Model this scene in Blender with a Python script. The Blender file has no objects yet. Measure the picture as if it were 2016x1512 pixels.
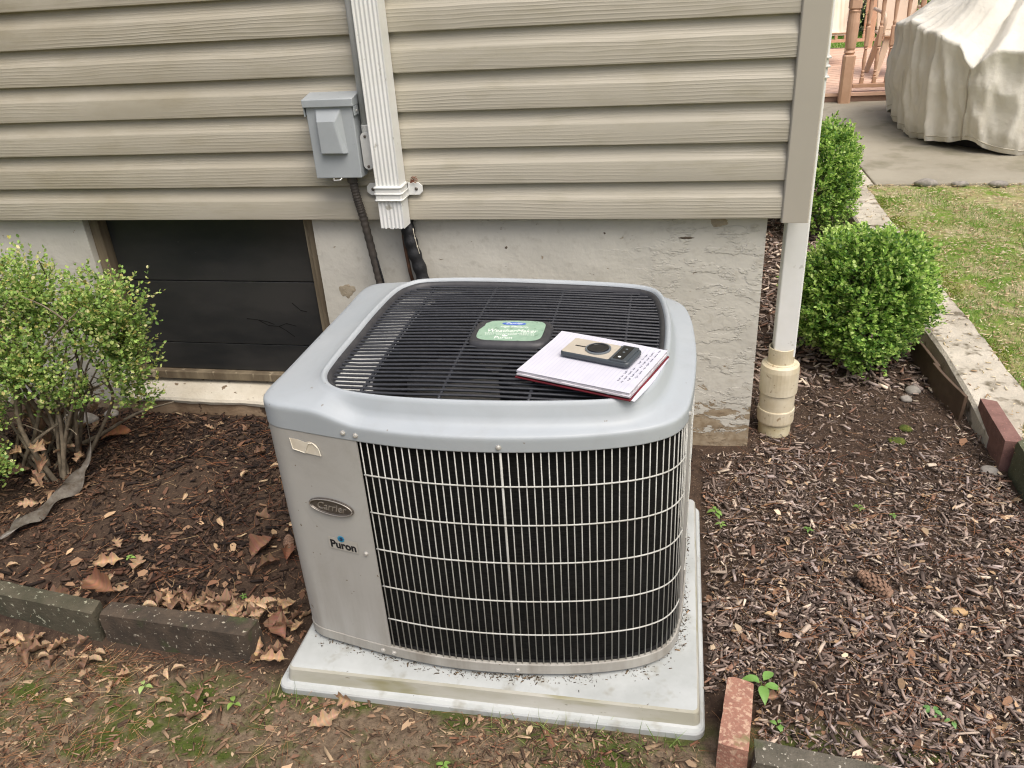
import bpy, math, random
import numpy as np
from mathutils import Vector, Matrix, Euler

random.seed(7)
RNG = np.random.default_rng(11)
SC = bpy.context.scene
COL = SC.collection

# ------------------------------------------------------------------ camera
CAM_YAW, CAM_PITCH, CAM_ROLL = -0.2152, -0.4776, -0.0640
_cy, _sy, _cp, _sp = math.cos(CAM_YAW), math.sin(CAM_YAW), math.cos(CAM_PITCH), math.sin(CAM_PITCH)
_f = Vector((_sy*_cp, _cy*_cp, _sp)); _r0 = Vector((_cy, -_sy, 0)); _u0 = _r0.cross(_f)
_c, _s = math.cos(CAM_ROLL), math.sin(CAM_ROLL)
_r = _c*_r0 + _s*_u0; _u = -_s*_r0 + _c*_u0
cam_data = bpy.data.cameras.new('camera')
cam = bpy.data.objects.new('camera', cam_data); COL.objects.link(cam)
_m = Matrix.Identity(4)
for _i in range(3):
    _m[_i][0] = _r[_i]; _m[_i][1] = _u[_i]; _m[_i][2] = -_f[_i]
_m[0][3], _m[1][3], _m[2][3] = -0.3977, -2.5424, 1.585
cam.matrix_world = _m
cam_data.sensor_width = 36.0; cam_data.lens = 1595.8/2016*36.0
cam_data.clip_start = 0.05; cam_data.clip_end = 400
SC.camera = cam

# ------------------------------------------------------------------ sky, sun, exposure
SUN_EL, SUN_AZ = math.radians(61), math.radians(138)      # azimuth clockwise from +Y
world = bpy.data.worlds.new('World'); SC.world = world; world.use_nodes = True
wn = world.node_tree.nodes; wl = world.node_tree.links
sky = wn.new('ShaderNodeTexSky'); sky.sky_type = 'NISHITA'; sky.sun_disc = False
sky.sun_elevation = SUN_EL; sky.sun_rotation = SUN_AZ; sky.dust_density = 7.0; sky.air_density = 0.85; sky.ozone_density = 1.0
wl.new(sky.outputs[0], wn['Background'].inputs[0]); wn['Background'].inputs[1].default_value = 0.108
sun_d = bpy.data.lights.new('sun', 'SUN'); sun_d.energy = 1.5; sun_d.angle = math.radians(48); sun_d.color = (1.0, 0.985, 0.96)
sun = bpy.data.objects.new('sun', sun_d); COL.objects.link(sun)
_sd = Vector((math.sin(SUN_AZ)*math.cos(SUN_EL), math.cos(SUN_AZ)*math.cos(SUN_EL), math.sin(SUN_EL)))
sun.rotation_euler = _sd.to_track_quat('Z', 'Y').to_euler()
SC.view_settings.view_transform = 'Standard'; SC.view_settings.look = 'None'
SC.view_settings.exposure = 0.53; SC.view_settings.gamma = 1.0; SC.view_settings.use_curve_mapping = False

SC.cycles.filter_width = 1.15; SC.cycles.max_bounces = 6; SC.cycles.diffuse_bounces = 3; SC.cycles.glossy_bounces = 3; SC.cycles.transmission_bounces = 3
SC.cycles.caustics_reflective = False; SC.cycles.caustics_refractive = False
# ------------------------------------------------------------------ helpers
def S(r, g, b):
    f = lambda c: (c/255/12.92) if c/255 <= 0.04045 else ((c/255+0.055)/1.055)**2.4
    return (f(r), f(g), f(b))

def thing(name, label, cat, loc=(0, 0, 0), group=None, kind=None):
    o = bpy.data.objects.new(name, None); COL.objects.link(o); o.location = loc; o.empty_display_size = 0.05
    o['label'] = label; o['category'] = cat
    if group: o['group'] = group
    if kind: o['kind'] = kind
    return o
def tag(o, label, cat, group=None):
    o['label'] = label; o['category'] = cat
    if group: o['group'] = group
    return o
def root_loc(p):
    v = Vector((0, 0, 0))
    while p is not None:
        v += p.location; p = p.parent
    return v
def link(name, me, parent=None, loc=None):
    o = bpy.data.objects.new(name, me); COL.objects.link(o)
    if parent is not None: o.parent = parent
    if loc is not None: o.location = loc
    return o
def mesh(name, verts, faces, mat, parent=None, smooth=False, origin=None, bevel=0, segs=2, auto=None):
    """verts in world space; the object origin is the parent's (or `origin`)."""
    base = root_loc(parent) if parent is not None else Vector((0, 0, 0))
    off = Vector(origin) if origin is not None else base
    v = np.asarray([tuple(p) for p in verts], dtype=float) - np.array(off)
    me = bpy.data.meshes.new(name); me.from_pydata(v.tolist(), [], [tuple(f) for f in faces]); me.update()
    if mat: me.materials.append(mat)
    o = link(name, me, parent, (off - base) if origin is not None else None)
    if smooth: me.polygons.foreach_set('use_smooth', [True]*len(me.polygons))
    if bevel:
        m = o.modifiers.new('bevel', 'BEVEL'); m.width = bevel; m.segments = segs; m.limit_method = 'ANGLE'; m.angle_limit = math.radians(35)
    return o

class MB:
    def __init__(s): s.v = []; s.f = []
    def add(s, vs, fs):
        n = len(s.v); s.v += [tuple(p) for p in vs]; s.f += [tuple(i+n for i in f) for f in fs]; return s
    def box(s, x0, x1, y0, y1, z0, z1):
        vs = [(x0,y0,z0),(x1,y0,z0),(x1,y1,z0),(x0,y1,z0),(x0,y0,z1),(x1,y0,z1),(x1,y1,z1),(x0,y1,z1)]
        return s.add(vs, [(0,3,2,1),(4,5,6,7),(0,1,5,4),(1,2,6,5),(2,3,7,6),(3,0,4,7)])
    def prism(s, quad, z0, z1):          # quad: ccw xy polygon
        n = len(quad)
        vs = [(x, y, z0) for x, y in quad]+[(x, y, z1) for x, y in quad]
        return s.add(vs, [tuple(range(n-1, -1, -1)), tuple(range(n, 2*n))]+[(i, (i+1) % n, n+(i+1) % n, n+i) for i in range(n)])
    def tube(s, pts, r, seg=8, caps=True, squash=None):
        pts = [Vector(p) for p in pts]; n = len(pts)
        rs = r if isinstance(r, (list, tuple)) else [r]*n
        vs = []; prev = None
        for i, p in enumerate(pts):
            t = (pts[min(i+1, n-1)]-pts[max(i-1, 0)]).normalized()
            if prev is None:
                a = Vector((0, 0, 1)) if abs(t.z) < 0.9 else Vector((1, 0, 0))
                u = t.cross(a).normalized()
            else:
                u = (prev-t*prev.dot(t)).normalized()
            w = t.cross(u); prev = u
            for k in range(seg):
                a = 2*math.pi*k/seg
                vs.append(p+(u*math.cos(a)+w*math.sin(a))*rs[i])
        fs = []
        for i in range(n-1):
            for k in range(seg):
                a = i*seg+k; b = i*seg+(k+1) % seg
                fs.append((a, b, b+seg, a+seg))
        if caps: fs += [tuple(range(seg-1, -1, -1)), tuple(range((n-1)*seg, n*seg))]
        return s.add(vs, fs)
    def lathe(s, prof, c, seg=24, axis='z', caps=True):   # prof [(r,z)]
        vs = []; n = len(prof)
        for r, z in prof:
            for k in range(seg):
                a = 2*math.pi*k/seg
                vs.append((c[0]+r*math.cos(a), c[1]+r*math.sin(a), c[2]+z))
        fs = [(i*seg+k, i*seg+(k+1) % seg, (i+1)*seg+(k+1) % seg, (i+1)*seg+k) for i in range(n-1) for k in range(seg)]
        if caps: fs += [tuple(range(seg-1, -1, -1)), tuple(range((n-1)*seg, n*seg))]
        return s.add(vs, fs)
    def xf(s, M, start=0):
        for i in range(start, len(s.v)): s.v[i] = tuple(M @ Vector(s.v[i]))
        return s
    def build(s, name, mat, parent=None, **k): return mesh(name, s.v, s.f, mat, parent, **k)

def smooth_step(a, b, x):
    t = np.clip((np.asarray(x, dtype=float)-a)/(b-a), 0, 1); return t*t*(3-2*t)
def vnoise(x, y, seed=0):
    x = np.asarray(x, dtype=float); y = np.asarray(y, dtype=float)
    xi = np.floor(x).astype(np.int64); yi = np.floor(y).astype(np.int64); fx = x-xi; fy = y-yi
    def h(i, j):
        n = (i*374761393+j*668265263+seed*974711) & 0x7fffffff
        n = ((n ^ (n >> 13))*1274126177) & 0x7fffffff
        return ((n ^ (n >> 16)) & 0xffff)/65535.0
    u = fx*fx*(3-2*fx); v = fy*fy*(3-2*fy)
    return (h(xi, yi)*(1-u)+h(xi+1, yi)*u)*(1-v)+(h(xi, yi+1)*(1-u)+h(xi+1, yi+1)*u)*v
def fbm(x, y, o=4, seed=0):
    a = 0.5; t = 0; s = 0
    for i in range(o):
        t = t+a*vnoise(np.asarray(x)*2**i, np.asarray(y)*2**i, seed+i); s += a; a *= 0.5
    return t/s
def spline(pts, n):
    P = np.array(pts); m = len(P); out = []
    for i in range(m):
        p0, p1, p2, p3 = P[(i-1) % m], P[i], P[(i+1) % m], P[(i+2) % m]
        for t in np.linspace(0, 1, 24, endpoint=False):
            out.append(0.5*((2*p1)+(-p0+p2)*t+(2*p0-5*p1+4*p2-p3)*t*t+(-p0+3*p1-3*p2+p3)*t**3))
    out = np.array(out); d = np.r_[0, np.cumsum(np.linalg.norm(np.roll(out, -1, 0)-out, axis=1))]
    u = np.linspace(0, d[-1], n, endpoint=False); q = np.vstack([out, out[:1]])
    return np.c_[np.interp(u, d, q[:, 0]), np.interp(u, d, q[:, 1])]

# ------------------------------------------------------------------ materials
def node_mat(name):
    m = bpy.data.materials.new(name); m.use_nodes = True
    nt = m.node_tree; return m, nt.nodes, nt.links, nt.nodes['Principled BSDF']
def _pos(n, l, scale=(1, 1, 1), obj=False, rnd=False):
    mp = n.new('ShaderNodeMapping'); mp.inputs['Scale'].default_value = scale
    if obj: l.new(n.new('ShaderNodeTexCoord').outputs['Object'], mp.inputs['Vector'])
    else: l.new(n.new('ShaderNodeNewGeometry').outputs['Position'], mp.inputs['Vector'])
    if rnd:
        oi = n.new('ShaderNodeObjectInfo'); mu = n.new('ShaderNodeMath'); mu.operation = 'MULTIPLY'; mu.inputs[1].default_value = 37.0
        l.new(oi.outputs['Random'], mu.inputs[0]); cb = n.new('ShaderNodeCombineXYZ')
        for i in range(3): l.new(mu.outputs[0], cb.inputs[i])
        l.new(cb.outputs[0], mp.inputs['Location'])
    return mp.outputs[0]
def _noise(n, l, vec, scale, detail=6, rough=0.6, dist=0):
    t = n.new('ShaderNodeTexNoise'); t.inputs['Scale'].default_value = scale; t.inputs['Detail'].default_value = detail
    t.inputs['Roughness'].default_value = rough; t.inputs['Distortion'].default_value = dist
    l.new(vec, t.inputs['Vector']); return t.outputs['Fac']
def _ramp(n, l, fac, a, b):
    r = n.new('ShaderNodeMapRange'); r.inputs['From Min'].default_value = a; r.inputs['From Max'].default_value = b
    l.new(fac, r.inputs['Value']); return r.outputs[0]
def _mix(n, l, fac, A, B):
    m = n.new('ShaderNodeMix'); m.data_type = 'RGBA'
    if isinstance(fac, (int, float)): m.inputs[0].default_value = fac
    else: l.new(fac, m.inputs[0])
    for k, c in ((6, A), (7, B)):
        if isinstance(c, tuple): m.inputs[k].default_value = (*c[:3], 1)
        else: l.new(c, m.inputs[k])
    return m.outputs[2]
def _bump(n, l, h, strength, dist, prev=None):
    b = n.new('ShaderNodeBump'); b.inputs['Strength'].default_value = strength; b.inputs['Distance'].default_value = dist
    l.new(h, b.inputs['Height'])
    if prev is not None: l.new(prev, b.inputs['Normal'])
    return b.outputs[0]
def pm(name, c, c2=None, vs=6, lo=0.38, hi=0.62, rough=0.6, rvar=0.0, bump=0, bs=80, bd=0.002, metal=0, spec=0.5, stretch=(1, 1, 1),
       spots=None, spots2=None, obj=False, rnd=False, coat=0):
    m, n, l, p = node_mat(name); v = _pos(n, l, stretch, obj, rnd)
    col = c
    if c2 is not None: col = _mix(n, l, _ramp(n, l, _noise(n, l, v, vs), lo, hi), c, c2)
    for sp in (spots, spots2):
        if sp: col = _mix(n, l, _ramp(n, l, _noise(n, l, v, sp[1], 3), sp[2], sp[2]+sp[3]), col, sp[0])
    if isinstance(col, tuple): p.inputs['Base Color'].default_value = (*col, 1)
    else: l.new(col, p.inputs['Base Color'])
    p.inputs['Roughness'].default_value = rough
    if rvar:
        r = n.new('ShaderNodeMapRange'); r.inputs['To Min'].default_value = rough-rvar; r.inputs['To Max'].default_value = rough+rvar
        l.new(_noise(n, l, v, vs*2.3), r.inputs['Value']); l.new(r.outputs[0], p.inputs['Roughness'])
    p.inputs['Metallic'].default_value = metal; p.inputs['Specular IOR Level'].default_value = spec
    if coat: p.inputs['Coat Weight'].default_value = coat
    if bump: l.new(_bump(n, l, _noise(n, l, v, bs, 5), bump, bd), p.inputs['Normal'])
    return m
def attr_mat(name, rough=0.75, spec=0.3, trans=0.0, bump=0, bs=300):
    m, n, l, p = node_mat(name)
    a = n.new('ShaderNodeAttribute'); a.attribute_name = 'Col'
    l.new(a.outputs['Color'], p.inputs['Base Color']); p.inputs['Roughness'].default_value = rough; p.inputs['Specular IOR Level'].default_value = spec
    if bump:
        v = _pos(n, l); l.new(_bump(n, l, _noise(n, l, v, bs, 3), bump, 0.002), p.inputs['Normal'])
    if trans:
        t = n.new('ShaderNodeBsdfTranslucent'); l.new(a.outputs['Color'], t.inputs['Color'])
        x = n.new('ShaderNodeMixShader'); x.inputs[0].default_value = trans
        l.new(p.outputs[0], x.inputs[1]); l.new(t.outputs[0], x.inputs[2]); l.new(x.outputs[0], n['Material Output'].inputs[0])
    return m

def siding_mat():
    m, n, l, p = node_mat('siding_vinyl')
    v = _pos(n, l, (0.13, 1, 1), rnd=True)
    w = n.new('ShaderNodeTexWave'); w.wave_type = 'BANDS'; w.bands_direction = 'Z'
    w.inputs['Scale'].default_value = 30; w.inputs['Distortion'].default_value = 11; w.inputs['Detail'].default_value = 3
    w.inputs['Detail Scale'].default_value = 0.35; w.inputs['Detail Roughness'].default_value = 0.6
    l.new(v, w.inputs['Vector'])
    pw = n.new('ShaderNodeMath'); pw.operation = 'POWER'; pw.inputs[1].default_value = 3.0; l.new(w.outputs['Fac'], pw.inputs[0])
    br = _noise(n, l, v, 9, 3)
    mu = n.new('ShaderNodeMath'); mu.operation = 'MULTIPLY'; l.new(pw.outputs[0], mu.inputs[0]); l.new(_ramp(n, l, br, 0.35, 0.65), mu.inputs[1])
    b1 = _bump(n, l, mu.outputs[0], 0.42, 0.0016)
    l.new(_bump(n, l, _noise(n, l, v, 260, 2), 0.08, 0.001, b1), p.inputs['Normal'])
    g = _pos(n, l, (1, 1, 1))
    c = _mix(n, l, _ramp(n, l, _noise(n, l, g, 0.9, 3), 0.35, 0.65), S(178, 172, 156), S(170, 165, 150))
    c = _mix(n, l, _ramp(n, l, _noise(n, l, _pos(n, l, (0.8, 1, 3)), 7, 6), 0.5, 0.8), c, S(160, 154, 135))
    sp = n.new('ShaderNodeSeparateXYZ'); l.new(g, sp.inputs[0])
    shade_tint = n.new('ShaderNodeMath'); shade_tint.operation = 'MULTIPLY'; l.new(_ramp(n, l, _noise(n, l, _pos(n, l, (0.6, 1, 1.6)), 3, 7, 0.7), 0.30, 0.75), shade_tint.inputs[0]); l.new(_ramp(n, l, sp.outputs['X'], -1.2, -2.6), shade_tint.inputs[1])
    a2 = n.new('ShaderNodeMath'); a2.operation = 'MULTIPLY'; a2.inputs[1].default_value = 0.75; l.new(shade_tint.outputs[0], a2.inputs[0])
    c = _mix(n, l, a2.outputs[0], c, S(138, 128, 102))  # olive-brown tint painted in for the dimmer light at the left end
    l.new(c, p.inputs['Base Color']); p.inputs['Roughness'].default_value = 0.5; p.inputs['Specular IOR Level'].default_value = 0.35
    return m
def foundation_mat():
    m, n, l, p = node_mat('peeling_masonry_paint')
    v = _pos(n, l)
    geo = n.new('ShaderNodeNewGeometry'); sx = n.new('ShaderNodeSeparateXYZ'); l.new(geo.outputs['Position'], sx.inputs[0])
    paint = _mix(n, l, _ramp(n, l, _noise(n, l, v, 2.2, 5), 0.35, 0.65), S(206, 203, 191), S(197, 194, 182))
    paint = _mix(n, l, _ramp(n, l, _noise(n, l, v, 28, 6), 0.56, 0.7), paint, S(190, 186, 173))
    raw = _mix(n, l, _ramp(n, l, _noise(n, l, v, 30, 5), 0.4, 0.6), S(168, 153, 129), S(142, 125, 100))
    # flaking grows towards the damp foot of the wall
    fl = _noise(n, l, _pos(n, l, (1, 1, 2.2)), 13, 8, 0.72, 0.6)
    zr = n.new('ShaderNodeMapRange'); zr.inputs['From Min'].default_value = 0.02; zr.inputs['From Max'].default_value = 0.26
    zr.inputs['To Min'].default_value = 0.24; zr.inputs['To Max'].default_value = -0.06; l.new(sx.outputs['Z'], zr.inputs['Value'])
    ad = n.new('ShaderNodeMath'); ad.operation = 'ADD'; l.new(fl, ad.inputs[0]); l.new(zr.outputs[0], ad.inputs[1])
    mask = _ramp(n, l, ad.outputs[0], 0.60, 0.612)
    c = _mix(n, l, mask, paint, raw)
    vo = n.new('ShaderNodeTexVoronoi'); vo.feature = 'DISTANCE_TO_EDGE'; vo.inputs['Scale'].default_value = 17
    dv = n.new('ShaderNodeVectorMath'); dv.operation = 'ADD'
    nt = n.new('ShaderNodeTexNoise'); nt.inputs['Scale'].default_value = 9; nt.inputs['Detail'].default_value = 5; l.new(v, nt.inputs['Vector'])
    sc = n.new('ShaderNodeVectorMath'); sc.operation = 'SCALE'; sc.inputs['Scale'].default_value = 0.22; l.new(nt.outputs['Color'], sc.inputs[0])
    l.new(v, dv.inputs[0]); l.new(sc.outputs[0], dv.inputs[1]); l.new(dv.outputs[0], vo.inputs['Vector'])
    crack = _ramp(n, l, vo.outputs['Distance'], 0.014, 0.0)
    gate = _ramp(n, l, _noise(n, l, v, 3.1, 3), 0.54, 0.62)
    mu = n.new('ShaderNodeMath'); mu.operation = 'MULTIPLY'; l.new(crack, mu.inputs[0]); l.new(_ramp(n, l, _noise(n, l, v, 3.1, 3), 0.62, 0.78), mu.inputs[1])
    c = _mix(n, l, mu.outputs[0], c, S(112, 100, 86))
    l.new(c, p.inputs['Base Color']); p.inputs['Roughness'].default_value = 0.75
    iv = n.new('ShaderNodeMath'); iv.operation = 'SUBTRACT'; iv.inputs[0].default_value = 1.0; l.new(mask, iv.inputs[1])
    b = _bump(n, l, iv.outputs[0], 0.6, 0.003)
    b = _bump(n, l, mu.outputs[0], -0.6, 0.003, b)
    fk = n.new('ShaderNodeMath'); fk.operation = 'MULTIPLY'
    l.new(_ramp(n, l, _noise(n, l, _pos(n, l, (1, 1, 2.2)), 9, 7, 0.66, 0.15), 0.50, 0.55), fk.inputs[0])
    wx = n.new('ShaderNodeMath'); wx.operation = 'MULTIPLY_ADD'; wx.inputs[1].default_value = 1.2; l.new(_noise(n, l, v, 2.5, 3), wx.inputs[0]); l.new(sx.outputs['X'], wx.inputs[2])
    l.new(_ramp(n, l, wx.outputs[0], 0.0, 0.42), fk.inputs[1])
    b = _bump(n, l, fk.outputs[0], 0.6, 0.0045, b)
    b = _bump(n, l, _noise(n, l, v, 60, 6), 0.3, 0.004, b)
    b = _bump(n, l, _noise(n, l, v, 7, 4), 0.5, 0.012, b)
    l.new(b, p.inputs['Normal'])
    return m
def soil_mat():
    m, n, l, p = node_mat('soil'); v = _pos(n, l)
    c = _mix(n, l, _ramp(n, l, _noise(n, l, v, 26, 6), 0.35, 0.68), S(56, 44, 37), S(92, 75, 62))
    c = _mix(n, l, _ramp(n, l, _noise(n, l, v, 2.2, 4), 0.42, 0.62), c, S(78, 64, 53))
    c = _mix(n, l, _ramp(n, l, _noise(n, l, v, 170, 3), 0.63, 0.72), c, S(158, 134, 108))
    # thin moss film in front of the edging
    sx = n.new('ShaderNodeSeparateXYZ'); geo = n.new('ShaderNodeNewGeometry'); l.new(geo.outputs['Position'], sx.inputs[0])
    fr = _ramp(n, l, sx.outputs['Y'], -1.17, -1.26)
    mo = _ramp(n, l, _noise(n, l, v, 5.5, 5, 0.65), 0.46, 0.58)
    mu = n.new('ShaderNodeMath'); mu.operation = 'MULTIPLY'; l.new(fr, mu.inputs[0]); l.new(mo, mu.inputs[1])
    c2 = _mix(n, l, fr, c, _mix(n, l, _ramp(n, l, _noise(n, l, v, 40, 5), 0.4, 0.6), S(104, 89, 73), S(134, 117, 97)))
    c = _mix(n, l, mu.outputs[0], c2, _mix(n, l, _noise(n, l, v, 60, 4), S(58, 70, 28), S(92, 104, 46)))
    l.new(c, p.inputs['Base Color']); p.inputs['Roughness'].default_value = 0.9; p.inputs['Specular IOR Level'].default_value = 0.2
    b = _bump(n, l, _noise(n, l, v, 55, 8, 0.7), 0.9, 0.012); b = _bump(n, l, _noise(n, l, v, 260, 4), 0.6, 0.003, b)
    l.new(b, p.inputs['Normal']); return m
def lawn_mat():
    m, n, l, p = node_mat('lawn_moss'); v = _pos(n, l)
    c = _mix(n, l, _ramp(n, l, _noise(n, l, v, 4.5, 6), 0.4, 0.62), S(164, 164, 104), S(194, 182, 146))  # greens and straws lifted for the stronger daylight on this side
    c = _mix(n, l, _ramp(n, l, _noise(n, l, v, 6, 6), 0.46, 0.60), c, S(128, 156, 68))
    c = _mix(n, l, _ramp(n, l, _noise(n, l, v, 90, 4), 0.58, 0.72), c, S(190, 172, 136))
    l.new(c, p.inputs['Base Color']); p.inputs['Roughness'].default_value = 0.95; p.inputs['Specular IOR Level'].default_value = 0.1
    l.new(_bump(n, l, _noise(n, l, v, 70, 8, 0.7), 1.0, 0.02), p.inputs['Normal']); return m
def ac_paint(name, c, c2, dirt):
    m, n, l, p = node_mat(name); v = _pos(n, l)
    col = _mix(n, l, _ramp(n, l, _noise(n, l, v, 3.5, 5), 0.35, 0.65), c, c2)
    wv = _ramp(n, l, _noise(n, l, v, 6, 8, 0.75, 1.5), 0.5, 0.72); wm_ = n.new('ShaderNodeMath'); wm_.operation = 'MULTIPLY'; wm_.inputs[1].default_value = 0.16; l.new(wv, wm_.inputs[0])
    col = _mix(n, l, wm_.outputs[0], col, dirt)
    col = _mix(n, l, _ramp(n, l, _noise(n, l, v, 55, 2), 0.735, 0.75), col, dirt)
    st = _noise(n, l, _pos(n, l, (1, 1, 0.12)), 22, 5)
    geo = n.new('ShaderNodeNewGeometry'); sx = n.new('ShaderNodeSeparateXYZ'); l.new(geo.outputs['Position'], sx.inputs[0])
    low = _ramp(n, l, sx.outputs['Z'], 0.42, 0.05)
    mu = n.new('ShaderNodeMath'); mu.operation = 'MULTIPLY'; l.new(_ramp(n, l, st, 0.4, 0.75), mu.inputs[0]); l.new(low, mu.inputs[1])
    m2 = n.new('ShaderNodeMath'); m2.operation = 'MULTIPLY'; m2.inputs[1].default_value = 0.55; l.new(mu.outputs[0], m2.inputs[0])
    col = _mix(n, l, m2.outputs[0], col, dirt)
    l.new(col, p.inputs['Base Color'])
    r = n.new('ShaderNodeMapRange'); r.inputs['To Min'].default_value = 0.36; r.inputs['To Max'].default_value = 0.58
    l.new(_noise(n, l, v, 14, 6), r.inputs['Value']); l.new(r.outputs[0], p.inputs['Roughness'])
    l.new(_bump(n, l, _noise(n, l, v, 420, 2), 0.05, 0.001), p.inputs['Normal']); return m
def film_mat():
    m, n, l, p = node_mat('clear_plastic_film')
    v = _pos(n, l); c = _mix(n, l, _ramp(n, l, _noise(n, l, v, 26, 4), 0.35, 0.65), S(112, 102, 90), S(158, 152, 142))
    l.new(c, p.inputs['Base Color']); p.inputs['Roughness'].default_value = 0.16; p.inputs['Coat Weight'].default_value = 0.5; p.inputs['Coat Roughness'].default_value = 0.08
    l.new(_bump(n, l, _noise(n, l, v, 45, 3), 0.5, 0.006), p.inputs['Normal'])
    t = n.new('ShaderNodeBsdfTranslucent'); l.new(c, t.inputs['Color']); x = n.new('ShaderNodeMixShader'); x.inputs[0].default_value = 0.45
    l.new(p.outputs[0], x.inputs[1]); l.new(t.outputs[0], x.inputs[2]); l.new(x.outputs[0], n['Material Output'].inputs[0])
    return m
def louvre_mat():
    m, n, l, p = node_mat('black_louvre_plastic'); v = _pos(n, l)
    c = _mix(n, l, _ramp(n, l, _noise(n, l, v, 120, 4), 0.5, 0.75), S(44, 46, 51), S(62, 64, 68))
    l.new(c, p.inputs['Base Color']); p.inputs['Roughness'].default_value = 0.42; return m

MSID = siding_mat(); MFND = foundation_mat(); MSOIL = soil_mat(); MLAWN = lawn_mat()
MTRIM = pm('siding_trim', S(176, 170, 156), S(169, 164, 151), 2, rough=0.45, bump=0.05, bs=200, spec=0.4)
MWHITE = pm('white_aluminium', S(230, 231, 228), S(221, 222, 217), 5, rough=0.45, spots=(S(166, 163, 150), 30, 0.66, 0.12))  # white pushed up so the shaded corner pipe still looks brightly lit
MCAP = ac_paint('cap_plastic', S(170, 176, 179), S(163, 170, 174), S(140, 138, 134))
MPANEL = ac_paint('panel_paint', S(176, 175, 169), S(168, 166, 160), S(112, 100, 82))
MLIP = ac_paint('base_pan_paint', S(172, 170, 162), S(160, 157, 149), S(98, 86, 68))
MWIRE = pm('coated_wire', S(188, 188, 182), S(172, 171, 163), 20, rough=0.45)
MCOIL = pm('coil_fins', S(20, 20, 20), S(36, 36, 34), 60, rough=0.9, spec=0.1, stretch=(1, 1, 6), bump=0.4, bs=120)
MLOUV = louvre_mat()
MFRAME = pm('black_frame_plastic', S(50, 50, 53), S(60, 60, 62), 40, rough=0.5)
MSCREW = pm('zinc_screw', S(214, 212, 206), S(180, 178, 172), 300, rough=0.3, metal=0.35)
MSHROUD = pm('shroud_metal', S(216, 218, 216), S(200, 201, 198), 8, rough=0.45)
MDARK = pm('dark_interior', S(18, 18, 19), rough=0.8)
MBADGE = pm('pewter_badge', S(92, 86, 80), S(110, 104, 98), 60, rough=0.38, metal=0.55)
MBADGEHI = pm('pewter_raised', S(168, 162, 154), rough=0.35, metal=0.6)
MINK = pm('black_print', S(24, 26, 30), rough=0.6)
MBLUE = pm('blue_print', S(36, 110, 150), S(60, 150, 180), 120, rough=0.5)
MNAVY = pm('navy_print', S(62, 98, 190), rough=0.5)
MGREENLBL = pm('green_sticker', S(138, 168, 146), S(150, 178, 156), 90, rough=0.5, spots=(S(116, 142, 120), 60, 0.62, 0.05))
MWPRINT = pm('white_print', S(228, 234, 226), rough=0.55)
MSTICK = pm('torn_paper', S(214, 206, 188), S(204, 194, 174), 30, rough=0.8)
MSTICKW = pm('torn_paper_edge', S(228, 222, 206), rough=0.8)
MPAD = pm('pad_plastic', S(184, 188, 186), S(168, 172, 169), 6, rough=0.5, rvar=0.1, bump=0.06, bs=240,
          spots=(S(140, 136, 120), 14, 0.58, 0.2), spots2=(S(92, 84, 66), 90, 0.7, 0.05))
MPADG = pm('pad_plastic_mossy', S(184, 183, 174), S(164, 162, 146), 7, rough=0.65, stretch=(0.5, 1, 2), spots=(S(138, 134, 98), 9, 0.54, 0.16), spots2=(S(110, 104, 84), 60, 0.66, 0.08))
MBOX = pm('grey_enamel', S(166, 172, 174), S(157, 163, 165), 6, rough=0.42, spots=(S(116, 116, 112), 60, 0.68, 0.08))
MCOND = pm('grey_conduit', S(198, 199, 196), S(184, 185, 181), 12, rough=0.55)  # grey raised to offset the shade cast by the downspout
MHOSE = pm('dark_hose', S(62, 58, 54), S(76, 70, 64), 30, rough=0.6, bump=0.1, bs=200)
MRUBBER = pm('black_foam', S(22, 23, 25), S(30, 31, 33), 60, rough=0.65, bump=0.4, bs=120, bd=0.004)
MCOPPER = pm('dull_copper', S(92, 62, 44), S(60, 44, 36), 30, rough=0.5)
MWOOD = pm('weathered_wood', S(132, 120, 98), S(98, 86, 68), 14, rough=0.8, stretch=(1, 1, 0.15), bump=0.4, bs=90, spots=(S(166, 154, 130), 22, 0.62, 0.06))
MBOARD = pm('black_board', S(40, 42, 43), S(58, 58, 57), 5, rough=0.34, rvar=0.12, stretch=(0.4, 1, 1), bump=0.12, bs=50, spots=(S(96, 96, 92), 160, 0.735, 0.03))
MCRACK = pm('crack_black', S(10, 10, 10), rough=0.9)
MSILL = pm('sill_paint', S(206, 200, 184), S(192, 184, 166), 8, rough=0.75, bump=0.5, bs=60, bd=0.004, spots=(S(120, 104, 84), 26, 0.64, 0.02))
MSILLRAW = pm('bare_render', S(176, 152, 124), S(150, 126, 100), 12, rough=0.9, bump=0.8, bs=50, bd=0.006, spots=(S(92, 74, 58), 18, 0.62, 0.03))
MPIPE = pm('cream_pvc', S(218, 209, 185), S(204, 192, 163), 14, rough=0.45, spots=(S(140, 116, 84), 50, 0.64, 0.1))
MCONC = pm('speckled_concrete', S(104, 98, 86), S(84, 80, 68), 18, rough=0.92, bump=0.9, bs=130, bd=0.005, spots=(S(188, 182, 166), 105, 0.65, 0.03), spots2=(S(70, 78, 46), 7, 0.55, 0.12))
MCONCG = pm('mossy_concrete', S(104, 106, 84), S(84, 88, 62), 9, rough=0.92, bump=0.9, bs=120, bd=0.005, spots=(S(170, 168, 148), 110, 0.67, 0.03))
MBRICK = pm('red_brick', S(166, 122, 102), S(148, 106, 90), 12, rough=0.9, bump=0.8, bs=120, bd=0.004, spots=(S(192, 160, 136), 95, 0.5, 0.12), spots2=(S(130, 122, 84), 15, 0.62, 0.10))
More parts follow.
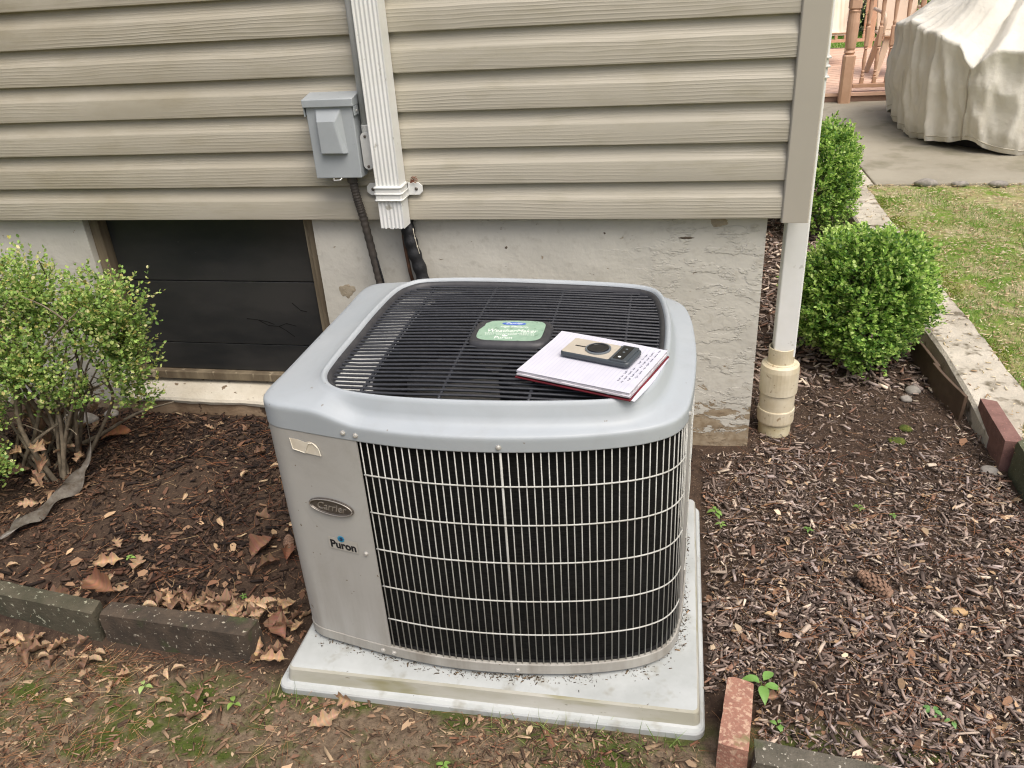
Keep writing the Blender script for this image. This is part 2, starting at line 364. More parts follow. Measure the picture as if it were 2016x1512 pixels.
MBRICKP = pm('smooth_red_brick', S(136, 102, 93), S(120, 88, 80), 30, rough=0.85, bump=0.5, bs=220, bd=0.003, spots=(S(170, 120, 108), 160, 0.62, 0.06))
MCURB = pm('old_concrete', S(202, 194, 178), S(172, 164, 148), 4, rough=0.92, bump=0.8, bs=90, bd=0.006, spots=(S(112, 104, 86), 12, 0.55, 0.12), spots2=(S(206, 196, 178), 130, 0.66, 0.04))
MPATIO = pm('patio_concrete', S(160, 154, 138), S(142, 136, 120), 1.6, rough=0.9, bump=0.5, bs=80, bd=0.004, spots=(S(124, 120, 100), 3.2, 0.54, 0.2), spots2=(S(176, 164, 140), 60, 0.66, 0.05))
MEDGE = pm('brown_edging', S(96, 78, 62), S(82, 66, 52), 20, rough=0.7)
MDECK = pm('salmon_deck_paint', S(226, 192, 168), S(218, 182, 157), 3, rough=0.6, rnd=True, bump=0.15, bs=60)  # paint lightened to carry the brighter open-sky light out there
MDECKD = pm('salmon_post_paint', S(204, 168, 140), S(193, 155, 127), 6, rough=0.55)
MFASC = pm('deck_fascia', S(150, 122, 106), S(136, 110, 96), 5, rough=0.7)
MCOVER = pm('cover_fabric', S(216, 213, 202), S(209, 205, 193), 2.5, rough=0.8, bump=0.5, bs=11, bd=0.02, spots=(S(214, 209, 195), 5, 0.56, 0.2))
MCHAIRF = pm('white_chair_frame', S(226, 220, 208), rough=0.4)
MSLING = pm('striped_sling', S(214, 190, 166), S(232, 218, 200), 26, rough=0.8, stretch=(1, 0.02, 0.02))
MTANCH = pm('tan_chair_plastic', S(208, 186, 164), S(198, 176, 152), 4, rough=0.5)
MPAPER = pm('notebook_paper', S(204, 204, 212), S(198, 198, 207), 20, rough=0.85)
MEDGEP = pm('page_edges', S(206, 204, 208), S(166, 162, 168), 300, lo=0.45, hi=0.6, rough=0.9, stretch=(0.1, 0.1, 3))
MRED = pm('maroon_cover', S(118, 34, 42), S(98, 28, 36), 30, rough=0.5)
MPENC = pm('blue_ink', S(96, 96, 112), rough=0.7)
MRULE = pm('ruled_line', S(178, 181, 200), rough=0.85)
MPHONE = pm('phone_slate', S(66, 72, 76), rough=0.4)
MPHTAN = pm('phone_back', S(186, 178, 162), S(180, 172, 156), 30, rough=0.45)
MPHBLK = pm('phone_black_glass', S(22, 24, 27), rough=0.15)
MRING = pm('grey_ring', S(120, 128, 134), rough=0.3, metal=0.4)
MLEAF = attr_mat('boxwood_leaf', rough=0.42, spec=0.4, trans=0.30)
MDRY = attr_mat('dry_leaf', rough=0.75, spec=0.25, trans=0.08, bump=0.3, bs=200)
MCHIP = attr_mat('mulch_chip', rough=0.8, spec=0.25, bump=0.4, bs=350)
MBARK = pm('twig_bark', S(142, 130, 110), S(104, 94, 78), 30, rough=0.85, bump=0.5, bs=150)
MSTONE = pm('grey_stone', S(152, 146, 138), S(126, 122, 114), 40, rough=0.8, bump=0.4, bs=120)
MPEB = pm('tan_pebble', S(190, 158, 112), S(172, 140, 98), 30, rough=0.6)
MMOSS = pm('moss', S(104, 112, 40), S(70, 84, 28), 60, rough=0.95, bump=1.0, bs=220, bd=0.01)
MFILM = film_mat()

# ------------------------------------------------------------------ scatter tools
def euler_mats(ax, ay, az):
    cx, sx, cy, sy, cz, sz = np.cos(ax), np.sin(ax), np.cos(ay), np.sin(ay), np.cos(az), np.sin(az)
    R = np.empty((len(ax), 3, 3))
    R[:, 0, 0] = cz*cy; R[:, 0, 1] = cz*sy*sx-sz*cx; R[:, 0, 2] = cz*sy*cx+sz*sx
    R[:, 1, 0] = sz*cy; R[:, 1, 1] = sz*sy*sx+cz*cx; R[:, 1, 2] = sz*sy*cx-cz*sx
    R[:, 2, 0] = -sy; R[:, 2, 1] = cy*sx; R[:, 2, 2] = cy*cx
    return R
def frame_mats(d, up):
    d = d/np.linalg.norm(d, axis=1, keepdims=True)
    s = np.cross(up, d); s /= np.maximum(np.linalg.norm(s, axis=1, keepdims=True), 1e-6)
    u = np.cross(d, s)
    return np.stack([d, s, u], axis=2)
def scatter(name, bv, bf, pos, R, sc, colr, mat, parent=None, jitter=0, smooth=False, kind='stuff'):
    bv = np.asarray(bv, float); bf = np.asarray(bf, dtype=np.int64)
    N, nv, k = len(pos), len(bv), bf.shape[1]
    V = bv[None]*sc[:, None, :]
    if jitter: V = V+RNG.normal(0, jitter, (N, nv, 3))*sc[:, None, :]
    V = np.einsum('nij,nvj->nvi', R, V)+pos[:, None, :]
    if parent is not None: V = V-np.array(root_loc(parent))
    F = bf[None]+(np.arange(N)*nv)[:, None, None]
    nf = N*len(bf)
    me = bpy.data.meshes.new(name)
    me.vertices.add(N*nv); me.loops.add(nf*k); me.polygons.add(nf)
    me.vertices.foreach_set('co', V.reshape(-1))
    me.loops.foreach_set('vertex_index', F.reshape(-1).astype(np.int32))
    me.polygons.foreach_set('loop_start', (np.arange(nf)*k).astype(np.int32))
    if smooth: me.polygons.foreach_set('use_smooth', np.ones(nf, dtype=bool))
    me.update(calc_edges=True); me.validate()
    a = me.color_attributes.new('Col', 'FLOAT_COLOR', 'POINT')
    C = np.ones((N, nv, 4)); C[:, :, :3] = colr[:, None, :]
    a.data.foreach_set('color', C.reshape(-1))
    me.materials.append(mat)
    o = link(name, me, parent)
    if kind: o['kind'] = kind
    return o
def pick(cols, w, n, var=0.12):
    cols = np.array([S(*c) for c in cols]); w = np.array(w, float); i = RNG.choice(len(cols), n, p=w/w.sum())
    return np.clip(cols[i]*(1+RNG.normal(0, var, (n, 1))), 0.004, 0.9)

# ------------------------------------------------------------------ ground
def Hh(x, y):
    x = np.asarray(x, float); y = np.asarray(y, float)
    h = 0.016*(fbm(x*5, y*5, 3, 3)-0.5)+0.012*(fbm(x*17, y*17, 3, 9)-0.5)
    near = smooth_step(9, 4, np.hypot(x+0.7, y+0.4)); h = h*near
    h = h+0.042*smooth_step(-1.33, -1.6, x)*smooth_step(-1.14, -1.07, y)
    h = h+0.045*smooth_step(-0.26, -0.02, x)*smooth_step(-0.3, -0.95, y)
    inpad = smooth_step(-1.40, -1.33, x)*smooth_step(-0.24, -0.31, x)*smooth_step(-1.28, -1.22, y)*smooth_step(-0.32, -0.38, y)
    h = h*(1-inpad)-0.012*inpad
    h = h-0.07*np.exp(-(((x-0.45)/0.07)**2+((y+1.02)/0.05)**2))
    return h
def grid_axis(lo, hi, fine_lo, fine_hi, step, far):
    a = list(np.arange(fine_lo, fine_hi, step)); v = fine_lo; s = step
    L = []
    while v > lo: s *= 1.5; v -= s; L.append(max(v, lo))
    Rr = []; v = a[-1]; s = step
    while v < hi: s *= 1.5; v += s; Rr.append(min(v, hi))
    return np.array(L[::-1]+a+Rr)
gx = grid_axis(-60, 60, -3.2, 0.95, 0.022, 60); gy = grid_axis(-30, 90, -1.9, 0.4, 0.022, 60)
GX, GY = np.meshgrid(gx, gy); GZ = Hh(GX, GY)
nx, ny = len(gx), len(gy)
gf = [(j*nx+i, j*nx+i+1, (j+1)*nx+i+1, (j+1)*nx+i) for j in range(ny-1) for i in range(nx-1)]
g = mesh('ground', np.c_[GX.ravel(), GY.ravel(), GZ.ravel()], gf, MSOIL, smooth=True); g['kind'] = 'structure'

LAWN_Z = 0.062
lx = grid_axis(0.80, 60, 0.80, 2.6, 0.04, 60); lx = lx[lx >= 0.80]; ly = grid_axis(-20, 90, 0.0, 3.7, 0.04, 60)
LX, LY = np.meshgrid(lx, ly)
LZ = LAWN_Z+0.02*(fbm(LX*4, LY*4, 3, 5)-0.4)*smooth_step(8, 4, np.hypot(LX-1, LY-1))
LZ = np.where(LX < 0.81, -0.02, LZ)
n1, n2 = len(lx), len(ly)
lf = [(j*n1+i, j*n1+i+1, (j+1)*n1+i+1, (j+1)*n1+i) for j in range(n2-1) for i in range(n1-1)]
lawn = mesh('lawn', np.c_[LX.ravel(), LY.ravel(), LZ.ravel()], lf, MLAWN, smooth=True); lawn['kind'] = 'structure'

# concrete strip between bed and lawn
ys = np.arange(0.10, 5.9, 0.03); rows = []
cv = []; cf = []
for j, y in enumerate(ys):
    wob = 0.020*(float(fbm(y*3.0, 1.3, 3, 21))-0.5); wob2 = 0.05*(float(fbm(y*5.0, 7.3, 3, 22))-0.5)
    tip = float(smooth_step(0.10, 0.35, y))
    x0 = 0.688+wob; x1 = 0.80+(0.088+wob2)*tip
    if y > 3.45: x1 = 0.95
    zt = 0.084+0.012*(float(fbm(y*4, 3.3, 3, 23))-0.5)-0.03*(1-tip)
    xs = [x0-0.004, x0, x0+0.012]+list(np.linspace(x0+0.03, x1-0.015, 6))+[x1, x1+0.006]
    for i, x in enumerate(xs):
        z = zt+0.006*(float(fbm(x*14, y*14, 3, 24))-0.5)
        if i == 0: z = -0.05
        elif i == 1: z = zt-0.012
        elif i == len(xs)-1: z = -0.02
        cv.append((x, y, z))
    if j:
        m_ = len(xs)
        for i in range(m_-1): cf.append(((j-1)*m_+i, (j-1)*m_+i+1, j*m_+i+1, j*m_+i))
m_ = 11; cf.append(tuple(range(m_))); cf.append(tuple(range((len(ys)-1)*m_+m_-1, (len(ys)-1)*m_-1, -1)))
curb = mesh('curb', cv, cf, MCURB, smooth=False); curb['kind'] = 'structure'
pt = MB(); pt.box(0.965, 12, 3.47, 6.98, -0.05, 0.082)
patio = pt.build('patio', MPATIO, bevel=0.01); patio['kind'] = 'structure'

# ------------------------------------------------------------------ house
house = thing('house', 'house wall of beige wood grain siding above a peeling painted foundation', 'house', (-3.0, 0.0, 0.0))
SB = 0.85; P = 0.1143
def siding_profile(nz=None):
    return [(0.012, 0.000), (-0.013, 0.000), (-0.0162, 0.002), (-0.0165, 0.005), (-0.0158, 0.062), (-0.0150, 0.0650), (-0.0115, 0.0705), (-0.0070, 0.0790), (-0.0030, 0.0890), (-0.0008, 0.1000), (0.0005, 0.110), (0.001, 0.1185), (0.012, 0.1185)]
prof = siding_profile()
def siding_mesh(x0, x1, nseg):
    vs = []; fs = []; k = len(prof)
    xs = np.linspace(x0, x1, nseg+1)
    for i, x in enumerate(xs):
        for y, z in prof: vs.append((x, y, z))
    for i in range(nseg):
        for j in range(k-1): fs.append((i*k+j, (i+1)*k+j, (i+1)*k+j+1, i*k+j+1))
    return vs, fs
sv, sf = siding_mesh(-5.0, -0.070, 30)
for c in range(20):
    vs2 = [(x, y+0.0012*math.sin(x*2.3+c*1.7)+0.0008*math.sin(x*6.1+c), z+SB+c*P+0.0009*math.sin(x*1.7+c*2.1)) for x, y, z in sv]
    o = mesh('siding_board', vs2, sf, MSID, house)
    o.data.polygons.foreach_set('use_smooth', [True]*len(o.data.polygons))
    e = o.modifiers.new('edges', 'EDGE_SPLIT'); e.split_angle = math.radians(28)
# side wall boards
vs, fs = siding_mesh(0.085, 6.6, 4)
me_side = None
for c in range(20):
    vv = [(-0.050-y, x, z+SB+c*P) for x, y, z in vs]
    ff = [tuple(reversed(f)) for f in fs]
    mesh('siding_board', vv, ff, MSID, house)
b = MB(); b.box(-5.0, -0.063, 0.013, 6.6, 0.853, SB+20*P); b.build('wall_core', MTRIM, house)
# corner post: L profile with folded edge
ct = MB()
prof_c = [(-0.080, 0.004), (-0.080, -0.020), (-0.076, -0.024), (-0.003, -0.024), (0.0, -0.021), (0.0, 0.085), (-0.004, 0.088), (-0.020, 0.088), (-0.020, 0.004)]
ct.prism(prof_c[::-1][::-1], SB-0.012, SB+20*P); ct.build('corner_trim', MTRIM, house, bevel=0.0015)
sk = MB(); sk.box(-5.0, -0.062, 0.0135, 0.10, SB-0.002, SB+0.001); sk.build('soffit_strip', MTRIM, house)

# foundation with window opening
FY = 0.03; WX0, WX1 = -2.535, -1.632; WZ0 = 0.15
def fgrid(x0, x1, z0, z1, name):
    st = 0.02; xs = np.arange(x0, x1+1e-6, (x1-x0)/max(2, round((x1-x0)/st))); zs = np.arange(z0, z1+1e-6, (z1-z0)/max(2, round((z1-z0)/st)))
    X, Z = np.meshgrid(xs, zs); Y = FY+0.007*(fbm(X*9, Z*9, 4, 31)-0.5)+0.010*(fbm(X*2, Z*2, 2, 33)-0.5)
    n_ = len(xs); vs = list(np.c_[X.ravel(), Y.ravel(), Z.ravel()]); fs = [(j*n_+i, j*n_+i+1, (j+1)*n_+i+1, (j+1)*n_+i) for j in range(len(zs)-1) for i in range(n_-1)]
    # sides going back
    def side(idx, flip):
        base = len(vs)
        for k in idx: vs.append((vs[k][0], FY+0.22, vs[k][2]))
        for q in range(len(idx)-1):
            f = (idx[q], idx[q+1], base+q+1, base+q); fs.append(f[::-1] if flip else f)
    side([j*n_+n_-1 for j in range(len(zs))], True); side([j*n_ for j in range(len(zs))], False)
    side([(len(zs)-1)*n_+i for i in range(n_)], False)
    return mesh(name, vs, fs, MFND, house, smooth=True).modifiers.new('e', 'EDGE_SPLIT')
fgrid(WX1, -0.114, -0.08, SB-0.003, 'foundation_wall'); fgrid(-5.0, WX0, -0.08, SB-0.003, 'foundation_wall')
b = MB(); b.box(-0.30, -0.116, 0.252, 6.5, -0.08, SB-0.004); b.build('foundation_side', MFND, house)
def wall_patch(name, cx, cz, rx, rz, mat, seed, proud=0.0009, sharp=0.5):
    m = MB(); na = 36
    yy = lambda x, z: FY+0.007*(float(fbm(x*9, z*9, 4, 31))-0.5)+0.010*(float(fbm(x*2, z*2, 2, 33))-0.5)-proud
    m.v.append((cx, yy(cx, cz), cz))
    for k_ in (0.4, 0.75, 1.0):
        for i in range(na):
            a = 2*math.pi*i/na; w_ = k_*(1+sharp*2*(float(fbm(math.cos(a)*2.2+seed, math.sin(a)*2.2+seed, 4, seed))-0.5))
            x, z = cx+rx*w_*math.cos(a), cz+rz*w_*math.sin(a); m.v.append((x, yy(x, z)+(0.002 if k_ == 1.0 else 0), z))
    for i in range(na): m.f.append((0, 1+i, 1+(i+1) % na))
    for r_ in range(2):
        for i in range(na): m.f.append((1+r_*na+i, 1+(r_+1)*na+i, 1+(r_+1)*na+(i+1) % na, 1+r_*na+(i+1) % na))
    m.build(name, mat, house, smooth=True)
MPEEL = pm('bare_masonry', S(176, 165, 144), S(158, 146, 124), 40, rough=0.9, bump=0.6, bs=120, bd=0.004)
MPEELD = pm('dark_chip', S(84, 74, 62), S(104, 92, 78), 40, rough=0.9)
for cx, cz, rx, rz, mt, sd in ((-1.542, .576, .034, .030, MPEEL, 3), (-.258, .828, .030, .018, MPEEL, 5), (-.362, .775, .026, .0045, MPEELD, 6), (-.95, .74, .005, .005, MPEELD, 11), (-.62, .79, .004, .004, MPEELD, 14)):
    wall_patch('peeled_patch', cx, cz, rx, rz, mt, sd)
# sill
sl = MB(); n_ = 60; xs = np.linspace(WX0-0.02, WX1+0.002, n_+1); k = 6
for x in xs:
    jz = 0.006*(float(fbm(x*11, 0.5, 3, 41))-0.5); jy = 0.010*(float(fbm(x*9, 5.5, 3, 42))-0.5)
    for y, z in ((0.16, 0.175), (0.10, 0.162+jz*0.3), (0.03, 0.138+jz*0.6), (0.000+jy, 0.122+jz), (-0.006+jy, 0.112+jz), (-0.002+jy, 0.100+jz*2.5)): sl.v.append((x, y, z))
for i in range(n_):
    for j in range(k-1): sl.f.append((i*k+j, i*k+j+1, (i+1)*k+j+1, (i+1)*k+j))
sl.f = [tuple(reversed(f)) for f in sl.f]
sl.build('window_sill', MSILL, house)
sr = MB()
for x in xs:
    jy = 0.016*(float(fbm(x*8, 9.5, 3, 43))-0.5)
    for y, z in ((0.010, 0.112), (0.006+jy*0.4, 0.09), (0.010+jy, 0.05), (0.018-jy, 0.0), (0.02, -0.08)): sr.v.append((x, y, z))
for i in range(n_):
    for j in range(4): sr.f.append((i*5+j, (i+1)*5+j, (i+1)*5+j+1, i*5+j+1))
sr.f = [tuple(reversed(f)) for f in sr.f]
sr.build('sill_footing', MSILLRAW, house, smooth=True)
# basement window, boarded with dark panels
win = thing('window', '', ''); win.parent = house; win.location = (0, 0, 0)
del win['label']; del win['category']
jb = MB(); jb.box(WX1-0.034, WX1-0.001, 0.055, 0.16, 0.16, SB-0.004); jb.build('window_jamb', MWOOD, win, bevel=0.003)
jb = MB(); jb.box(WX1-0.056, WX1-0.037, 0.075, 0.155, 0.165, SB-0.005); jb.build('window_stop', MWOOD, win, bevel=0.002)
jb = MB(); jb.box(WX0+0.001, WX0+0.040, 0.055, 0.16, 0.16, SB-0.004); jb.build('window_jamb', MWOOD, win, bevel=0.003)
jb = MB(); jb.box(WX0+0.043, WX1-0.059, 0.068, 0.155, 0.172, 0.205); jb.build('window_rail', MWOOD, win, bevel=0.003)
for z0, z1 in ((0.208, 0.321), (0.325, 0.581), (0.585, SB-0.006)):
    q = MB(); q.box(WX0+0.044, WX1-0.060, 0.094+0.002*random.random(), 0.118, z0, z1); q.build('window_panel', MBOARD, win, bevel=0.0015)
cr = MB()
for pts in ([(-2.0, .432), (-1.955, .428), (-1.915, .405), (-1.872, .402), (-1.845, .385), (-1.815, .360)], [(-1.872, .402), (-1.84, .415), (-1.80, .405)], [(-1.95, .427), (-1.915, .42), (-1.89, .41)], [(-1.80, .50), (-1.77, .47), (-1.745, .465)]):
    for a, c in zip(pts[:-1], pts[1:]):
        d = Vector((c[0]-a[0], 0, c[1]-a[1])); nrm = Vector((-d.z, 0, d.x)).normalized()*0.0013
        A = Vector((a[0], .0925, a[1])); B = Vector((c[0], .0925, c[1]))
        cr.add([A-nrm, B-nrm*.6, B+nrm*.6, A+nrm, A-nrm+Vector((0, .001, 0)), B-nrm*.6+Vector((0, .001, 0)), B+nrm*.6+Vector((0, .001, 0)), A+nrm+Vector((0, .001, 0))], [(0, 1, 2, 3), (7, 6, 5, 4)])
cr.build('panel_crack', MCRACK, win)

# ------------------------------------------------------------------ front downspout
ds = thing('downspout', 'white ribbed downspout strapped to siding, ending above the air conditioner', 'downspout', (-1.315, -0.05, 0.82))
def corr_section(w, d, nr):
    pts = []
    N = 56
    for i in range(N+1):
        t = i/N; x = -w/2+w*t
        rib = 0.0028*(0.5-0.5*math.cos(2*math.pi*nr*t)) if 0.04 < t < 0.96 else 0
        pts.append((x, -d/2+rib))
    pts += [(w/2, d/2), (-w/2, d/2)]
    return pts
def downspout_mesh(cx, cyy, z0, z1, w, d, nr, nz=2, ragged=0.0):
    sec = corr_section(w, d, nr); k = len(sec); m = MB()
    for j in range(nz):
        z = z0+(z1-z0)*j/(nz-1)
        for i, (x, y) in enumerate(sec):
            rg = ragged*(float(vnoise(i*0.35, 2.2, 5))-0.5) if j == 0 else 0
            m.v.append((cx+x, cyy+y, z+rg))
    for j in range(nz-1):
        for i in range(k): m.f.append((j*k+i, j*k+(i+1) % k, (j+1)*k+(i+1) % k, (j+1)*k+i))
    return m
DX, DY = -1.298, -0.054
m = downspout_mesh(DX, DY, 0.841, 3.1, 0.079, 0.066, 6, 14, 0.006)
m.build('pipe', MWHITE, ds, smooth=True).modifiers.new('es', 'EDGE_SPLIT').split_angle = math.radians(50)
st = MB(); st.box(DX-0.044, DX+0.044, DY-0.038, -0.018, 0.931, 0.979)
o = st.build('strap', MWHITE, ds, bevel=0.004)
for zz in (0.935, 0.955, 0.975):
    r_ = MB(); r_.tube([(DX-0.045, -0.02, zz), (DX-0.045, DY-0.036, zz), (DX-0.042, DY-0.0395, zz), (DX+0.042, DY-0.0395, zz), (DX+0.045, DY-0.036, zz), (DX+0.045, -0.02, zz)], 0.0028, 6)
    r_.build('strap_rib', MWHITE, o, smooth=True)
for sgn in (-1, 1):
    pl = [(0.044, -0.020), (0.083, -0.020), (0.095, -0.009), (0.095, 0.009), (0.083, 0.020), (0.047, 0.020)]
    vs_ = [(DX+sgn*x, -0.0235, 0.955+z) for x, z in pl]+[(DX+sgn*x, -0.0195, 0.955+z) for x, z in pl]
    fs_ = [tuple(range(6)), tuple(range(11, 5, -1))]+[(i, i+6, (i+1) % 6+6, (i+1) % 6) for i in range(6)]
    if sgn < 0: fs_ = [tuple(reversed(f)) for f in fs_]
    e_ = mesh('strap_ear', vs_, fs_, MWHITE, ds, bevel=0.0008)
    sc_ = MB(); sc_.lathe([(0.005, 0), (0.0055, 0.002), (0.003, 0.004)], (0, 0, 0), 10); sc_.xf(Matrix.Translation((DX+sgn*0.074, -0.0237, 0.955)) @ Matrix.Rotation(math.pi/2, 4, 'X'))
    sc_.build('screw', MBADGE, ds)
tw = MB()
for i in range(7):
    a = -0.2+0.22*i; L = 0.02+0.012*random.random()
    tw.tube([(DX+0.058, -0.030, 0.976), (DX+0.058+L*math.cos(a)*0.6, -0.032, 0.982+0.012*math.sin(a*1.2)), (DX+0.060+L*math.cos(a*0.8), -0.036-0.006*random.random(), 0.982+0.016*math.sin(a*1.3))], 0.0013, 4)
tag(tw.build('dry_twig_tuft', pm('russet_twig', S(128, 84, 66), rough=0.8), origin=(DX+0.06, -0.03, 0.976)) if False else mesh('dry_twig_tuft', tw.v, tw.f, pm('russet_twig', S(128, 84, 66), rough=0.8), origin=(DX+0.06, -0.03, 0.976)),
    'small tuft of russet twigs caught above the downspout strap', 'twigs')

# ------------------------------------------------------------------ disconnect box
bx = thing('disconnect_box', 'grey metal electrical disconnect box mounted on the siding', 'electrical box', (-1.458, -0.02, 1.006))
X0, X1, Z0, Z1, YF, YB = -1.535, -1.381, 1.006, 1.250, -0.083, -0.018
q = MB(); q.box(X0, X1, YF, YB, Z0, Z1-0.006); q.build('box_body', MBOX, bx, bevel=0.003)
q = MB(); q.add([(X0-0.006, YF-0.010, Z1-0.024), (X1+0.006, YF-0.010, Z1-0.024), (X1+0.006, YB, Z1-0.024), (X0-0.006, YB, Z1-0.024), (X0-0.006, YF-0.010, Z1-0.001), (X1+0.006, YF-0.010, Z1-0.001), (X1+0.006, YB, Z1+0.012), (X0-0.006, YB, Z1+0.012)],
                [(0, 3, 2, 1), (4, 5, 6, 7), (0, 1, 5, 4), (1, 2, 6, 5), (2, 3, 7, 6), (3, 0, 4, 7)])
q.build('hood', MBOX, bx, bevel=0.002)
for sgn, xx in ((-1, X0-0.0062), (1, X1+0.0032)):
    q = MB(); q.box(xx, xx+0.003, YF-0.004, YF+0.034, Z1-0.052, Z1-0.0245); q.build('hood_tab', MBOX, bx, bevel=0.001)
    q = MB(); q.lathe([(0.004, 0), (0.004, 0.002), (0.002, 0.003)], (0, 0, 0), 8); q.xf(Matrix.Translation((xx+(0.003 if sgn > 0 else 0), YF+0.016, Z1-0.040)) @ Matrix.Rotation(sgn*math.pi/2, 4, 'Y')); q.build('rivet', MSCREW, bx)
# pressed bulge: a wedge that stands furthest out near its foot
cx_ = (X0+X1)/2-0.004; q = MB()
o_ = [(-0.042, 0.214), (0.042, 0.214), (0.048, 0.076), (-0.042, 0.076)]; i_ = [(-0.036, 0.178), (0.022, 0.178), (0.040, 0.080), (-0.036, 0.080)]
q.add([(cx_+x, YF-0.0005, Z0+z) for x, z in o_]+[(cx_+x, YF-0.020, Z0+z) for x, z in i_], [(4, 5, 6, 7)[::-1], (0, 1, 5, 4)[::-1], (1, 2, 6, 5)[::-1], (2, 3, 7, 6)[::-1], (3, 0, 4, 7)[::-1]])
q.build('pressed_cover', MBOX, bx, bevel=0.004, segs=3)
q = MB(); q.tube([(cx_-0.014, YF-0.001, Z0-0.001), (cx_-0.012, YF-0.006, Z0-0.006), (cx_+0.010, YF-0.006, Z0-0.004), (cx_+0.013, YF-0.001, Z0)], 0.0025, 6); q.build('latch', MSCREW, bx)

# conduit with pull elbow
cd = thing('electrical_conduit', 'grey electrical conduit with oval access fitting beside the downspout', 'conduit', (-1.385, -0.04, 1.02))
q = MB(); q.tube([(-1.361, -0.042, 1.145), (-1.361, -0.042, 1.6), (-1.361, -0.042, 3.1)], 0.0125, 14); q.build('pipe', MCOND, cd, smooth=True)
q = MB(); q.lathe([(0.0150, 0), (0.0150, 0.024), (0.0135, 0.026)], (-1.361, -0.042, 1.138), 16); q.build('collar', MCOND, cd, smooth=False)
def stadium(cx, cz, w, h, y0, y1, n=10):
    pts = []
    for i in range(n+1): a = math.pi*i/n; pts.append((cx+w/2*math.cos(a), cz+h/2-w/2+w/2*math.sin(a)))
    for i in range(n+1): a = math.pi+math.pi*i/n; pts.append((cx+w/2*math.cos(a), cz-h/2+w/2+w/2*math.sin(a)))
    k = len(pts); vs = [(x, y0, z) for x, z in pts]+[(x, y1, z) for x, z in pts]
    return vs, [tuple(range(k)), tuple(range(2*k-1, k-1, -1))]+[(i, i+k, (i+1) % k+k, (i+1) % k) for i in range(k)]
vs_, fs_ = stadium(-1.360, 1.085, 0.030, 0.112, -0.060, -0.022); o = mesh('access_fitting', vs_, fs_, MCOND, cd, bevel=0.002)
vs_, fs_ = stadium(-1.360, 1.085, 0.034, 0.116, -0.064, -0.0603); mesh('fitting_cover', vs_, fs_, MCOND, o, bevel=0.0012)
for z in (1.131, 1.038):
    q = MB(); q.lathe([(0.0045, 0), (0.0045, 0.002), (0.002, 0.003)], (0, 0, 0), 10); q.xf(Matrix.Translation((-1.360, -0.0642, z)) @ Matrix.Rotation(math.pi/2, 4, 'X')); q.build('screw', MBADGE, o)

# flexible whip
fw = thing('flexible_conduit', 'dark ribbed flexible conduit running down from the electrical box', 'conduit', (-1.44, -0.04, 0.5))
def curve_pts(pts, n):
    P_ = [Vector(p) for p in pts]; out = []
    for i in range(len(P_)-1):
        p0, p1, p2, p3 = P_[max(i-1, 0)], P_[i], P_[i+1], P_[min(i+2, len(P_)-1)]
        for t in np.linspace(0, 1, n, endpoint=False):
            out.append(0.5*((2*p1)+(-p0+p2)*t+(2*p0-5*p1+4*p2-p3)*t*t+(-p0+3*p1-3*p2+p3)*t**3))
    out.append(P_[-1]); return out
cp = curve_pts([(-1.428, -0.050, 1.000), (-1.424, -0.042, 0.93), (-1.416, -0.030, 0.85), (-1.395, -0.022, 0.64), (-1.385, -0.02, 0.48), (-1.36, -0.09, 0.30), (-1.31, -0.33, 0.24)], 26)
q = MB(); q.tube(cp, [0.0135+0.0012*math.sin(i*1.9) for i in range(len(cp))], 10); q.build('hose', MHOSE, fw, smooth=True)
q = MB(); q.lathe([(0.017, 0), (0.017, 0.016), (0.0145, 0.018)], (-1.428, -0.050, 0.986), 12); q.build('connector', MHOSE, fw)
q = MB(); q.tube(curve_pts([(-1.396, -0.028, 0.74), (-1.380, -0.030, 0.66), (-1.374, -0.03, 0.58), (-1.36, -0.08, 0.45)], 8), 0.0028, 6); q.build('ground_wire', MRUBBER, fw)

# insulated line set
ls = thing('refrigerant_line', 'thick black foam insulated refrigerant line below the downspout', 'pipe', (-1.27, 0.0, 0.5))
cp = curve_pts([(-1.285, 0.05, 0.90), (-1.277, 0.000, 0.82), (-1.262, -0.010, 0.74), (-1.241, -0.012, 0.64), (-1.23, -0.05, 0.50), (-1.20, -0.14, 0.36), (-1.18, -0.33, 0.30)], 14)
q = MB(); q.tube(cp, [0.0225+0.0018*math.sin(i*0.9) for i in range(len(cp))], 14); q.build('foam_sleeve', MRUBBER, ls, smooth=True)
q = MB(); q.tube([(cp[i].x+0.0215, cp[i].y-0.010, cp[i].z) for i in range(14, 30)], [0.0012+0.0016*(i % 5 == 1) for i in range(16)], 5); q.build('split_seam', pm('seam_pale', S(196, 190, 172), rough=0.8), ls)
q = MB(); q.tube(curve_pts([(-1.300, 0.03, 0.86), (-1.296, 0.002, 0.78), (-1.286, -0.008, 0.68), (-1.276, -0.02, 0.56), (-1.22, -0.33, 0.36)], 10), 0.0065, 8); q.build('liquid_line', MCOPPER, ls, smooth=True)

